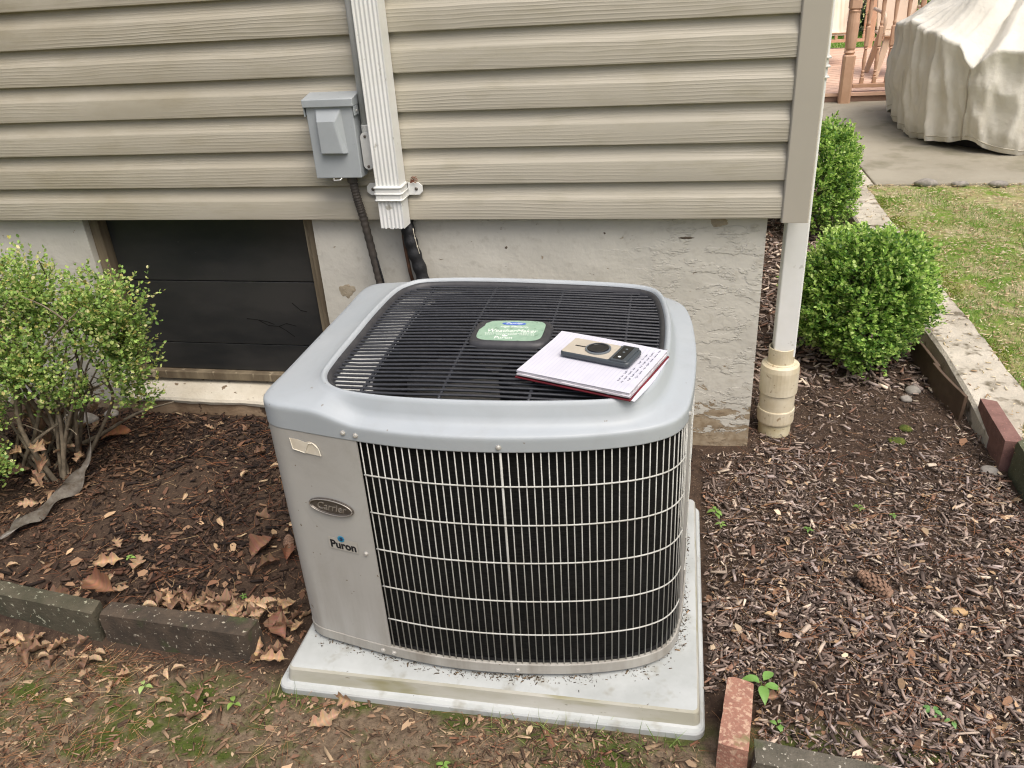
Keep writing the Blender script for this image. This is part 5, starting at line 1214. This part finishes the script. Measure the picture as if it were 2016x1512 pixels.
n = 5000; x = .885+np.abs(RNG.normal(0, .05, n)); y = RNG.uniform(.1, 3.45, n); k = fbm(x*4, y*4, 3, 95) > .45; x, y = x[k], y[k]
blades('edge_moss', 'bright moss growing along the lawn side of the concrete strip', np.c_[x, y, np.full(len(x), LAWN_Z+.012)], RNG.uniform(.006, .016, len(x)), [(118, 134, 40), (142, 152, 54), (96, 112, 36)], (3, 2, 2), .004, .7)

# ------------------------------------------------------------------ shrubs
LV = [(0, 0, 0), (.28, -.40, .05), (.72, -.40, .04), (1, 0, -.03), (.72, .40, .04), (.28, .40, .05), (.5, 0, -.05)]
LF = [(6, 0, 1), (6, 1, 2), (6, 2, 3), (6, 3, 4), (6, 4, 5), (6, 5, 0)]
def shoots(tips, dirs, npair, leaf_l, length, cols_new, cols_old, wn_, wo_):
    """Opposite leaf pairs along short shoots; returns arrays."""
    P_, D_a, S_, C_ = [], [], [], []
    n = len(tips); tw_ = []
    d = dirs/np.linalg.norm(dirs, axis=1, keepdims=True)
    a = np.cross(d, np.array([0.31, 0.17, 0.93])); a /= np.linalg.norm(a, axis=1, keepdims=True); b_ = np.cross(d, a)
    for j in range(npair):
        t = (j+.5)/npair; base = tips-d*length[:, None]*(1-t)
        for sgn in (0, np.pi):
            ang = j*np.pi/2+sgn+RNG.normal(0, .35, n)
            side = a*np.cos(ang)[:, None]+b_*np.sin(ang)[:, None]
            dr = side*(1.0-.45*t)+d*(.35+.7*t)+np.array([0, 0, .15])+RNG.normal(0, .16, (n, 3))
            P_.append(base); D_a.append(dr)
            l_ = leaf_l*(1.0-.35*max(0, t-.6))*RNG.uniform(.7, 1.2, n); S_.append(np.c_[l_, l_*RNG.uniform(.72, .95, n), l_])
            C_.append(np.where((RNG.uniform(0, 1, n) < .25+.6*t)[:, None], pick(cols_new, wn_, n), pick(cols_old, wo_, n)))
    P_ = np.vstack(P_); D_a = np.vstack(D_a); S_ = np.vstack(S_); C_ = np.vstack(C_)
    up = np.tile(np.array([0, 0, 1.]), (len(P_), 1))+RNG.normal(0, .35, (len(P_), 3))
    return P_, frame_mats(D_a, up), S_, C_
NEWG = [(178, 208, 108), (196, 220, 128), (152, 192, 88), (206, 224, 146)]; OLDG = [(104, 144, 68), (122, 162, 78), (84, 118, 56)]
def round_bush(label, cx, cy, rx, ry, z0, z1, n, leaf, seed):
    t = thing('boxwood_shrub', label, 'shrub', (cx, cy, 0)); rz = (z1-z0)/2; cz = (z0+z1)/2
    u = RNG.normal(0, 1, (n, 3)); u /= np.linalg.norm(u, axis=1, keepdims=True); u = u[(u[:, 2] > -.80)]; n = len(u)
    lump = .78+.46*fbm(u[:, 0]*2.4+seed, u[:, 1]*2.4+u[:, 2]*2, 3, seed)
    rr = np.where(RNG.uniform(0, 1, n) < .78, RNG.uniform(.82, 1.10, n)+np.where(RNG.uniform(0, 1, n) < .05, .10, 0), RNG.uniform(.55, .92, n))*lump
    tips = np.c_[cx+u[:, 0]*rx*rr, cy+u[:, 1]*ry*rr, cz+u[:, 2]*rz*rr]; dirs = u+np.array([0, 0, .55])+RNG.normal(0, .3, (n, 3))
    P_, R_, S_, C_ = shoots(tips, dirs, 5, leaf, RNG.uniform(.04, .075, n), NEWG, OLDG, (4, 3, 3, 1), (3, 3, 2))
    k = P_[:, 2] > .015
    scatter('foliage', LV, LF, P_[k], R_[k], S_[k], C_[k], MLEAF, parent=t)
    m = MB(); rb = random.Random(seed)
    for i in range(16):
        a = rb.uniform(0, 6.3); e = rb.uniform(.3, .95); top = Vector((cx+math.cos(a)*rx*e*.8, cy+math.sin(a)*ry*e*.8, cz+rz*(rb.uniform(.0, .8))))
        b0 = Vector((cx+rb.uniform(-.04, .04), cy+rb.uniform(-.04, .04), -.02)); mid = b0.lerp(top, .5)+Vector((0, 0, -.03))
        m.tube(curve_pts([b0, mid, top], 4), [.008*(1-k_/9) for k_ in range(9)], 5)
    m.build('stem', MBARK, t)
    return t
round_bush('round bright green boxwood shrub in the mulch beside the house corner', .385, .80, .285, .27, .01, .575, 4300, .0168, 4)
round_bush('green boxwood shrub half hidden behind the house corner, beyond the round one', .43, 2.65, .27, .30, .02, .63, 3000, .0185, 9)
lb = thing('boxwood_shrub', 'leggy yellowing boxwood shrub at the left, in front of the basement window', 'shrub', (-2.55, -.40, 0))
blobs = [((-2.66, -.40, .70), (.34, .22, .22), 620), ((-2.43, -.42, .72), (.13, .14, .16), 150), ((-2.235, -.38, .66), (.175, .15, .155), 400), ((-2.20, -.36, .52), (.13, .12, .14), 190), ((-2.38, -.46, .42), (.12, .09, .09), 55), ((-2.66, -.58, .36), (.15, .10, .12), 120), ((-2.50, -.50, .52), (.22, .14, .14), 270), ((-2.85, -.50, .42), (.2, .18, .25), 200), ((-2.78, -.62, .16), (.14, .12, .10), 130), ((-2.22, -.34, .36), (.12, .10, .09), 40), ((-2.60, -.66, .24), (.10, .08, .09), 60)]
TIP = []; DIR = []
for c, r_, n in blobs:
    n = int(n*1.40)
    u = RNG.normal(0, 1, (n, 3)); u /= np.linalg.norm(u, axis=1, keepdims=True); rr = RNG.uniform(.35, 1.08, n)[:, None]
    TIP.append(np.array(c)+u*np.array(r_)*rr); DIR.append(u*.8+np.array([.1, -.05, .7])+RNG.normal(0, .35, (n, 3)))
TIP.append(np.array([(-1.985, -.36, .725), (-2.02, -.36, .71), (-2.035, -.35, .80), (-2.02, -.37, .62), (-2.06, -.38, .46), (-2.10, -.37, .39)])); DIR.append(np.array([(1, 0, .35), (1, 0, .3), (.3, 0, 1), (1, 0, .1), (1, 0, .3), (1, 0, .2)]))
TIP = np.vstack(TIP); DIR = np.vstack(DIR); LEN = RNG.uniform(.05, .10, len(TIP)); LEN[-6:] = .09
YG = [(186, 204, 118), (166, 196, 104), (210, 214, 146), (150, 186, 94), (226, 218, 164)]; YO = [(118, 150, 78), (146, 168, 92), (206, 194, 116), (98, 126, 66)]
P_, R_, S_, C_ = shoots(TIP, DIR, 5, .0140, LEN, YG, YO, (3, 4, 2, 4, 1), (3, 3, 1.5, 2))
kk = RNG.uniform(0, 1, len(P_)) < .92
scatter('foliage', LV, LF, P_[kk], R_[kk], S_[kk], C_[kk], MLEAF, parent=lb)
rb = random.Random(12)
bases = [(-2.62, -.42), (-2.56, -.36), (-2.68, -.34), (-2.52, -.48), (-2.74, -.46), (-2.60, -.30)]
for i in range(26):
    c, r_, _ = blobs[rb.choice([0, 0, 0, 1, 2, 2, 2, 3, 4, 4, 5, 7])]; bxx = rb.choice(bases)
    top = Vector((c[0]+rb.uniform(-.8, .8)*r_[0], c[1]+rb.uniform(-.8, .8)*r_[1], c[2]+rb.uniform(-.5, .8)*r_[2])); b0 = Vector((bxx[0]+rb.uniform(-.03, .03), bxx[1]+rb.uniform(-.03, .03), 0.0))
    m1 = b0.lerp(top, .35)+Vector((rb.uniform(-.06, .06), rb.uniform(-.05, .05), rb.uniform(.02, .10))); m2 = b0.lerp(top, .7)+Vector((rb.uniform(-.05, .05), rb.uniform(-.05, .05), rb.uniform(.0, .06)))
    cp = curve_pts([b0, m1, m2, top], 5); r0 = rb.uniform(.006, .011); m = MB(); m.tube(cp, [r0*(1-.82*k_/(len(cp)-1)) for k_ in range(len(cp))], 6)
    for q_ in range(4):
        k_ = rb.randint(5, len(cp)-2); e = cp[k_]+Vector((rb.uniform(-.12, .14), rb.uniform(-.09, .09), rb.uniform(.02, .12))); m.tube(curve_pts([cp[k_], cp[k_].lerp(e, .5)+Vector((0, 0, .012)), e], 3), [.0034, .003, .0027, .0023, .0020, .0016, .0012], 5)
    m.build('branch', MBARK, lb, smooth=True)
m = MB()        # low bare branch reaching to the right
m.tube(curve_pts([(-2.66, -.30, .03), (-2.52, -.24, .08), (-2.40, -.16, .135), (-2.27, -.10, .16)], 6), [.010-.0004*i for i in range(19)], 6); m.build('branch', MBARK, lb, smooth=True)

# strip of translucent plastic film hanging in the left shrub
pl = [(-2.389, -0.38, 0.351), (-2.404, -0.4, 0.239), (-2.403, -0.43, 0.153), (-2.414, -0.491, 0.085), (-2.405, -0.615, 0.075), (-2.426, -0.738, 0.07), (-2.45, -0.847, 0.07), (-2.495, -0.927, 0.06)]
cp = curve_pts(pl, 8); m = MB(); n_ = len(cp)
for i, p in enumerate(cp):
    w_ = .034+.012*math.sin(i*.5)-.010*(i/n_); a = .5+.9*math.sin(i*.13+.4)
    for s_ in (-1, -.4, .2, 1): m.v.append((p.x+s_*w_*math.cos(a), p.y-.2*s_*w_, p.z+s_*w_*math.sin(a)*.7+.008*math.sin(s_*3+i*.7)))
for i in range(n_-1):
    for j in range(3): m.f.append((i*4+j, i*4+j+1, (i+1)*4+j+1, (i+1)*4+j))
film = mesh('plastic_film', m.v, m.f, MFILM, origin=(-2.5, -.54, .03), smooth=True); film.modifiers.new('so', 'SOLIDIFY').thickness = .0006
tag(film, 'crumpled strip of clear plastic film hanging from the left shrub', 'plastic')
# mossy stick by the foundation
m = MB(); m.tube(curve_pts([(-1.90, -.085, float(Hh(-1.9, -.085))+.012), (-1.80, -.088, float(Hh(-1.8, -.088))+.016), (-1.66, -.075, float(Hh(-1.66, -.07))+.014), (-1.55, -.08, .03)], 6), [.009, .008, .010, .009, .008, .009]+[.008]*13, 8)
tag(mesh('stick', m.v, m.f, pm('lichen_bark', S(74, 66, 56), S(116, 114, 100), 60, rough=.9, bump=.6, bs=120), origin=(-1.8, -.085, .03), smooth=True), 'dark lichened stick on the mulch left of the air conditioner', 'stick')

# ------------------------------------------------------------------ seedlings
def seedling(x, y, h, nleaf, L, col, label, spread=1.0, name='weed_seedling'):
    z0 = float(Hh(x, y))+.005; t = thing(name, label, 'weed', (x, y, z0)); m = MB(); rs = random.Random(int(x*1000)+int(y*777))
    top = Vector((x+rs.uniform(-.01, .01), y+rs.uniform(-.01, .01), z0+h)); m.tube([(x, y, z0-.01), (x, y, z0+h*.5), top], .0014, 5); m.build('stem', pm('green_stem', S(120, 140, 80), rough=.6), t)
    for i in range(nleaf):
        a = i*2.4+rs.uniform(-.3, .3); l = L*rs.uniform(.7, 1.1); hz = z0+h*(.55+.45*i/max(1, nleaf-1)); m = MB(); n_ = 6; c = Vector((math.cos(a), math.sin(a), 0)); s_ = Vector((-math.sin(a), math.cos(a), 0)); b0 = Vector((x, y, hz))
        for k in range(n_+1):
            u = k/n_; w_ = l*.27*math.sin(math.pi*u**.8)+.0004; ctr_ = b0+c*(l*(.15+u)*spread)+Vector((0, 0, l*(.35*u-.55*u*u)))
            m.v += [tuple(ctr_-s_*w_+Vector((0, 0, w_*.35))), tuple(ctr_), tuple(ctr_+s_*w_+Vector((0, 0, w_*.35)))]
        for k in range(n_):
            for j in range(2): q_ = k*3+j; m.f.append((q_, q_+3, q_+4, q_+1))
        o = m.build('leaf', MLEAF, t, smooth=True); at = o.data.color_attributes.new('Col', 'FLOAT_COLOR', 'POINT'); cc = np.ones((len(m.v), 4)); cc[:, :3] = np.array(S(*col))*rs.uniform(.85, 1.15); at.data.foreach_set('color', cc.ravel())
seedling(-.158, -1.105, .035, 5, .042, (132, 176, 92), 'leafy green seedling growing right behind the weathered brick', 1.1)
seedling(-.132, -1.215, .018, 4, .018, (126, 166, 88), 'tiny green seedling between the weathered brick and concrete block')
seedling(-.238, -.40, .030, 7, .024, (132, 168, 84), 'bright green seedling next to the right rear edge of the pad')
seedling(-.225, -.46, .018, 5, .016, (140, 172, 90), 'very small seedling just in front of the one by the pad')
seedling(.205, -1.140, .014, 6, .020, (116, 160, 92), 'creeping green seedling on the mulch at lower right')
seedling(.240, -1.160, .012, 5, .016, (124, 168, 98), 'smallest creeping seedling at lower right')
seedling(.03, -.46, .015, 5, .016, (120, 158, 80), 'small green sprout in the middle of the right mulch bed')
seedling(.20, -.33, .02, 5, .018, (124, 150, 80), 'faint green sprout further back in the right mulch bed')
seedling(.29, -.36, .015, 5, .014, (124, 160, 84), 'green sprout toward the red brick in the mulch bed')
seedling(-1.99, -.86, .008, 4, .016, (150, 186, 96), 'bright green leaflet cluster on soil beside the oak leaves')
seedling(-1.55, -.98, .010, 5, .012, (110, 150, 70), 'small green sprout behind the brown edging block')
seedling(-.86, -1.40, .012, 6, .016, (130, 164, 80), 'small clover like weed in front of the pad')
seedling(-1.42, -1.30, .012, 3, .022, (140, 170, 84), 'pale green weed near the left front corner of the pad')
seedling(-1.68, -1.28, .010, 3, .022, (170, 196, 120), 'pale lobed seedling on the mossy soil at lower left')

# ------------------------------------------------------------------ background: covered furniture
cv_ = thing('covered_furniture', 'large beige fabric cover draped over patio furniture on the concrete patio', 'furniture cover', (2.5, 5.4, .08))
C0 = np.array([2.50, 5.40]); HX, HY, EX = 1.03, 1.22, 2.7
NA = 420; NVv = 72; TA = np.linspace(0, 2*np.pi, NA, endpoint=False)
ca, sa = np.cos(TA), np.sin(TA)
rad = 1/((np.abs(ca)/HX)**EX+(np.abs(sa)/HY)**EX)**(1/EX)
def ang(x, y): return math.atan2(y-C0[1], x-C0[0]) % (2*math.pi)
keys = sorted([(ang(1.40, 5.3), .98), (ang(1.45, 4.75), .92), (ang(1.52, 4.40), .86), (ang(1.60, 4.24), .70), (ang(1.78, 4.20), .84), (ang(2.05, 4.12), .82), (ang(2.4, 4.1), .80), (ang(3.0, 4.2), .84), (ang(3.5, 5.0), .9), (ang(3.5, 6.2), .85), (ang(2.5, 6.6), .9), (ang(1.6, 6.3), .88)])
ka = np.array([k[0] for k in keys]); kv = np.array([k[1] for k in keys])
zs_ = np.interp(TA, ka, kv, period=2*np.pi)
fold = (.9*(.6-np.abs(np.sin(9*TA+1.0+.6*np.sin(3*TA))))+.5*(.6-np.abs(np.sin(16*TA+2.1+.5*np.sin(5*TA))))+.25*np.sin(31*TA)+.9*(fbm(TA*6, TA*0+3.3, 3, 7)-.5)*2)
hem = .10+.03*np.sin(5*TA+.6)+.05*np.clip(np.sin(9*TA+2.4), 0, 1)**3
VV = []
for j in range(NVv):
    t = j/(NVv-1)
    if t < .5:
        s_ = t/.5; z = hem+(zs_-hem)*s_; r_ = rad*(.94+.06*s_**.6)+fold*(.048*(1-s_)**.6+.010)
        r_ = r_+.05*rad*np.exp(-((s_-.82)/.16)**2)*(-.35)
    else:
        s_ = (t-.5)/.5; rr = (1-s_)
        z = zs_+(1.72-zs_)*(.12*math.sin(s_*math.pi*.5)+.88*s_**1.25)-.05*math.sin(s_*math.pi)*(1+np.sin(6*TA+1.2))*.5
        r_ = (rad*.985+fold*.008)*rr**.96
        z = z+.012*fold*math.sin(math.pi*s_)
    VV.append(np.c_[C0[0]+ca*r_, C0[1]+sa*r_, z])
VV = np.vstack(VV)
dirv = VV[:, :2]-C0; dirv /= np.maximum(np.linalg.norm(dirv, axis=1, keepdims=True), .05)
VV[:, :2] += dirv*(.10*(fbm(np.arctan2(dirv[:, 1], dirv[:, 0])*5+9, VV[:, 2]*2.2, 4, 27)-.5)*smooth_step(1.3, .9, VV[:, 2]))[:, None]
thv = np.arctan2(dirv[:, 1], dirv[:, 0]); rdg = 1-np.abs(2*fbm(thv*7+4+.6*VV[:, 2], VV[:, 2]*1.1+2, 3, 37)-1)
VV[:, :2] += dirv*(.050*(rdg**3-.45)*smooth_step(1.25, .75, VV[:, 2]))[:, None]
rd2 = 1-np.abs(2*fbm(VV[:, 0]*2.2+VV[:, 1]*1.3, VV[:, 1]*1.6-VV[:, 0]*.8, 3, 47)-1)
VV[:, 2] += .05*(rd2**3-.4)*smooth_step(.70, .95, VV[:, 2])
VV[:, 2] += .02*(fbm(VV[:, 0]*6, VV[:, 1]*6+VV[:, 2]*5, 3, 17)-.5); VV[:, 0] += .035*(fbm(VV[:, 2]*5+3, VV[:, 1]*5, 3, 18)-.5)
FFc = [(j*NA+i, j*NA+(i+1) % NA, (j+1)*NA+(i+1) % NA, (j+1)*NA+i) for j in range(NVv-1) for i in range(NA)]
mesh('cover_cloth', VV, FFc, MCOVER, cv_, smooth=True)
hm = MB(); hm.tube([tuple(VV[NA*2+(i % NA)]+np.array([dirv[NA*2+(i % NA)][0], dirv[NA*2+(i % NA)][1], 0])*.002) for i in range(0, NA+1, 2)], .004, 4); hm.build('hem', pm('hem_thread', S(190, 184, 168), rough=.9), cv_)
sm_ = MB(); th = ang(1.60, 4.24); ia = int(th/(2*math.pi)*NA)
sm_.tube([tuple(VV[j*NA+ia]+np.array([-.004, -.006, 0])) for j in range(0, 35)], .005, 5); sm_.build('seam', pm('seam_thread', S(168, 160, 144), rough=.9), cv_)
m = MB(); m.prism([(C0[0]+.93*HX*math.cos(a)*.95, C0[1]+.95*HY*math.sin(a)*.95) for a in np.linspace(0, 2*np.pi, 28, endpoint=False)], .0825, .13); m.build('furniture_base', pm('dark_base', S(40, 38, 36), rough=.7), cv_)
# ------------------------------------------------------------------ deck, railing
deck = thing('deck', 'salmon painted wooden deck with diagonal boards beyond the patio', 'deck', (2.0, 6.95, 0))
DX0, DX1, DY0, DY1, DZ = .2, 5.0, 6.98, 11.4, .17
def clip(poly, fn):
    out = []
    for i in range(len(poly)):
        a, b_ = poly[i], poly[(i+1) % len(poly)]; fa, fb = fn(a), fn(b_)
        if fa >= 0: out.append(a)
        if fa*fb < 0: t = fa/(fa-fb); out.append((a[0]+(b_[0]-a[0])*t, a[1]+(b_[1]-a[1])*t))
    return out
dv = Vector((.62, -.785)); dn = Vector((.785, .62))
for i in range(-30, 45):
    o0 = Vector((1.6, 8.2))+dn*(i*.146); w_ = .0675
    poly = [tuple(o0+dv*s_+dn*q_) for s_, q_ in ((-9, -w_), (9, -w_), (9, w_), (-9, w_))]
    for fn in (lambda p: p[0]-DX0, lambda p: DX1-p[0], lambda p: p[1]-DY0, lambda p: DY1-p[1]):
        poly = clip(poly, fn)
        if not poly: break
    if len(poly) < 3: continue
    ar = sum(poly[k][0]*poly[(k+1) % len(poly)][1]-poly[(k+1) % len(poly)][0]*poly[k][1] for k in range(len(poly)))
    if ar < 0: poly = poly[::-1]
    if abs(ar) < .01: continue
    m = MB(); m.prism(poly, DZ-.03, DZ); m.build('deck_board', MDECK, deck)
m = MB(); m.box(DX0, DX1, DY0+.002, DY0+.03, .06, DZ-.031); m.build('fascia', MFASC, deck)
m = MB(); m.box(DX0, DX1, DY0-.012, DY0-.001, DZ-.03, DZ+.002); m.build('edge_trim', MDECK, deck)
m = MB(); m.box(DX0+.1, DX1-.1, DY0+.05, DY1-.1, -.05, DZ-.035); m.build('joists', MFASC, deck)
rail = thing('deck_railing', 'salmon railing with a turned corner post along the near deck edge', 'railing', (1.3, 6.93, .08))
def turned(prof_sq, x, y, name, parent, mat=MDECKD):
    """square-round turned post from (z, half width, round?) rings"""
    m = MB(); seg = 16
    for z, h, rd in prof_sq:
        for k in range(seg):
            a = 2*math.pi*(k+.5)/seg; c, s_ = math.cos(a), math.sin(a); sq = 1/max(abs(c), abs(s_)); r_ = h*(1 if rd else sq); m.v.append((x+c*r_, y+s_*r_, z))
    n_ = len(prof_sq)
    for j in range(n_-1):
        for k in range(seg): m.f.append((j*seg+k, j*seg+(k+1) % seg, (j+1)*seg+(k+1) % seg, (j+1)*seg+k))
    m.f.append(tuple((n_-1)*seg+k for k in range(seg)))
    return m.build(name, mat, parent)
NEWEL = [(.075, .058, 0), (.545, .058, 0), (.553, .052, 0), (.560, .040, 1), (.570, .050, 1), (.580, .054, 1), (.592, .046, 1), (.60, .042, 1), (.62, .050, 1), (.74, .058, 1), (.86, .060, 1), (.95, .054, 1), (.97, .060, 1), (.98, .05, 1), (.995, .058, 0), (1.22, .058, 0), (1.25, .03, 1)]
BAL = [(.255, .020, 0), (.315, .020, 0), (.322, .013, 1), (.335, .019, 1), (.352, .013, 1), (.362, .012, 1), (.375, .019, 1), (.385, .013, 1), (.47, .021, 1), (.56, .016, 1), (.585, .012, 1), (.595, .022, 1), (.607, .013, 1), (.62, .020, 0), (.80, .021, 0), (.81, .012, 1), (.835, .018, 1), (.86, .013, 1), (.95, .019, 1), (1.08, .020, 0)]
turned(NEWEL, 1.31, 6.915, 'newel_post', rail)
m = MB(); m.box(1.395, 4.9, 7.00, 7.075, .215, .253); m.build('bottom_rail', MDECKD, rail, bevel=.004)
m = MB(); m.box(1.395, 4.9, 6.99, 7.085, 1.082, 1.13); m.build('top_rail', MDECKD, rail, bevel=.006)
bm_ = turned(BAL, 1.485, 7.037, 'baluster', rail)
for i in range(1, 26):
    o = link('baluster', bm_.data, rail, (i*.122, 0, 0))
back = thing('deck_railing', 'salmon railing along the far edge of the deck', 'railing', (2.0, 11.3, .17))
m = MB(); m.box(.3, 4.9, 11.26, 11.33, .26, .30); m.build('bottom_rail', MDECKD, back)
m = MB(); m.box(.3, 4.9, 11.25, 11.34, 1.1, 1.15); m.build('top_rail', MDECKD, back)
b2 = turned([(z+.045, h, r_) for z, h, r_ in BAL], .45, 11.295, 'baluster', back)
for i in range(1, 34): link('baluster', b2.data, back, (i*.13, 0, 0))
turned([(.10, .05, 0), (1.2, .05, 0), (1.23, .03, 1)], 2.35, 11.295, 'post', back)
# chairs on the deck
ch = thing('patio_chair', 'white framed patio chair with a beige striped sling seat on the deck', 'chair', (1.42, 9.5, DZ))
fr = MB()
for sx in (-.27, .27):
    fr.tube([(1.50+sx, 9.28, DZ+.002), (1.50+sx, 9.26, DZ+.40), (1.50+sx, 9.30, DZ+.43), (1.50+sx, 9.75, DZ+.43)], .011, 8)
    fr.tube([(1.50+sx, 9.85, DZ+.002), (1.50+sx, 9.72, DZ+.42), (1.50+sx, 9.92, DZ+.98)], .011, 8)
fr.tube([(1.23, 9.30, DZ+.37), (1.77, 9.30, DZ+.37)], .010, 8); fr.tube([(1.23, 9.92, DZ+.98), (1.77, 9.92, DZ+.98)], .010, 8)
for sx in (-.29, .29): fr.tube([(1.5+sx, 9.27, DZ+.60), (1.5+sx, 9.84, DZ+.64)], .012, 8); fr.tube([(1.5+sx, 9.28, DZ+.43), (1.5+sx, 9.27, DZ+.60)], .010, 8)
fr.build('frame', MCHAIRF, ch, smooth=True)
m = MB(); sp = [(9.27, .40), (9.45, .375), (9.65, .37), (9.73, .42), (9.82, .68), (9.92, .98)]
for y, z in sp: m.v += [(1.24, y, DZ+z), (1.76, y, DZ+z)]
for i in range(5): m.f.append((i*2, i*2+1, i*2+3, i*2+2))
o = m.build('sling', MSLING, ch, smooth=True); o.modifiers.new('so', 'SOLIDIFY').thickness = .006
c2 = thing('patio_chair', 'tan plastic patio chair partly hidden behind the railing and cover', 'chair', (2.1, 8.1, DZ))
for lx_, ly_, tx, ty in ((1.80, 7.95, 1.90, 8.02), (2.35, 7.95, 2.25, 8.02), (1.82, 8.55, 1.92, 8.48), (2.33, 8.55, 2.24, 8.48)):
    m = MB(); m.add([(lx_-.03, ly_-.02, DZ), (lx_+.03, ly_-.02, DZ), (lx_+.03, ly_+.02, DZ), (lx_-.03, ly_+.02, DZ), (tx-.04, ty-.025, DZ+.44), (tx+.04, ty-.025, DZ+.44), (tx+.04, ty+.025, DZ+.44), (tx-.04, ty+.025, DZ+.44)], [(0, 3, 2, 1), (4, 5, 6, 7), (0, 1, 5, 4), (1, 2, 6, 5), (2, 3, 7, 6), (3, 0, 4, 7)]); m.build('leg', MTANCH, c2, bevel=.008)
m = MB(); m.box(1.84, 2.30, 7.95, 8.50, DZ+.441, DZ+.475); m.build('seat', MTANCH, c2, bevel=.015)
m = MB(); m.add([(1.86, 8.46, DZ+.476), (2.28, 8.46, DZ+.476), (2.30, 8.64, DZ+.98), (1.84, 8.64, DZ+.98), (1.86, 8.49, DZ+.476), (2.28, 8.49, DZ+.476), (2.30, 8.67, DZ+.98), (1.84, 8.67, DZ+.98)], [(0, 1, 2, 3), (7, 6, 5, 4), (0, 4, 5, 1), (1, 5, 6, 2), (2, 6, 7, 3), (3, 7, 4, 0)]); m.build('backrest', MTANCH, c2, bevel=.01)
for xx in (1.83, 2.31): m = MB(); m.tube(curve_pts([(xx, 7.97, DZ+.47), (xx, 7.96, DZ+.66), (xx, 8.2, DZ+.69), (xx, 8.56, DZ+.70)], 5), .022, 8); m.build('armrest', MTANCH, c2, smooth=True)
# garden beyond the deck
def far_shrub(label, cx, cy, rx, rz, n, cols, w, leaf):
    t = thing('garden_shrub', label, 'shrub', (cx, cy, .05)); u = RNG.normal(0, 1, (n, 3)); u /= np.linalg.norm(u, axis=1, keepdims=True); rr = RNG.uniform(.5, 1.05, n)*(.75+.5*fbm(u[:, 0]*3, u[:, 2]*3+cx, 3, 4))
    p_ = np.c_[cx+u[:, 0]*rx*rr, cy+u[:, 1]*rx*rr*.8, np.maximum(.08, rz*.55+u[:, 2]*rz*.6*rr)]; l_ = leaf*RNG.uniform(.6, 1.3, n)
    scatter('foliage', LV, LF, p_, frame_mats(u+np.array([0, 0, .3])+RNG.normal(0, .6, (n, 3)), np.tile([0, 0, 1.], (n, 1))+RNG.normal(0, .3, (n, 3))), np.c_[l_, l_*.6, l_], pick(cols, w, n), MLEAF, parent=t)
    m = MB(); 
    for i in range(5): m.tube([(cx+.06*i-.12, cy, 0), (cx+.25*(i-2), cy+.1*(i % 2), rz*.7)], [.03, .012], 6)
    m.build('stem', MBARK, t)
DKG = [(38, 60, 34), (52, 78, 42), (30, 46, 30), (66, 96, 54)]; LTG = [(132, 176, 84), (156, 196, 104), (104, 150, 70)]
far_shrub('dark broad shrub far behind the deck railing on the left', 2.6, 14.8, 1.5, 1.9, 2600, DKG, (3, 2, 3, 1), .13)
far_shrub('light green shrub just beyond the far deck railing', 3.6, 12.9, .75, 1.1, 1800, LTG, (3, 2, 3), .075)
far_shrub('dark shrub behind the light green one beyond the deck', 4.9, 15.2, 1.6, 2.2, 2600, DKG, (3, 2, 3, 1), .13)
far_shrub('dark shrub at the back of the garden beyond both others', 1.0, 16.5, 1.6, 2.4, 2200, DKG, (3, 2, 3, 1), .13)
n = 16000; x = RNG.uniform(.5, 6, n); y = RNG.uniform(11.5, 15, n)
blades('lawn_grass', 'bright green lawn seen through the railing beyond the deck', np.c_[x, y, np.full(n, .06)], RNG.uniform(.03, .07, n), [(126, 168, 72), (146, 186, 90), (104, 150, 60)], (3, 2, 2), .010, .4)
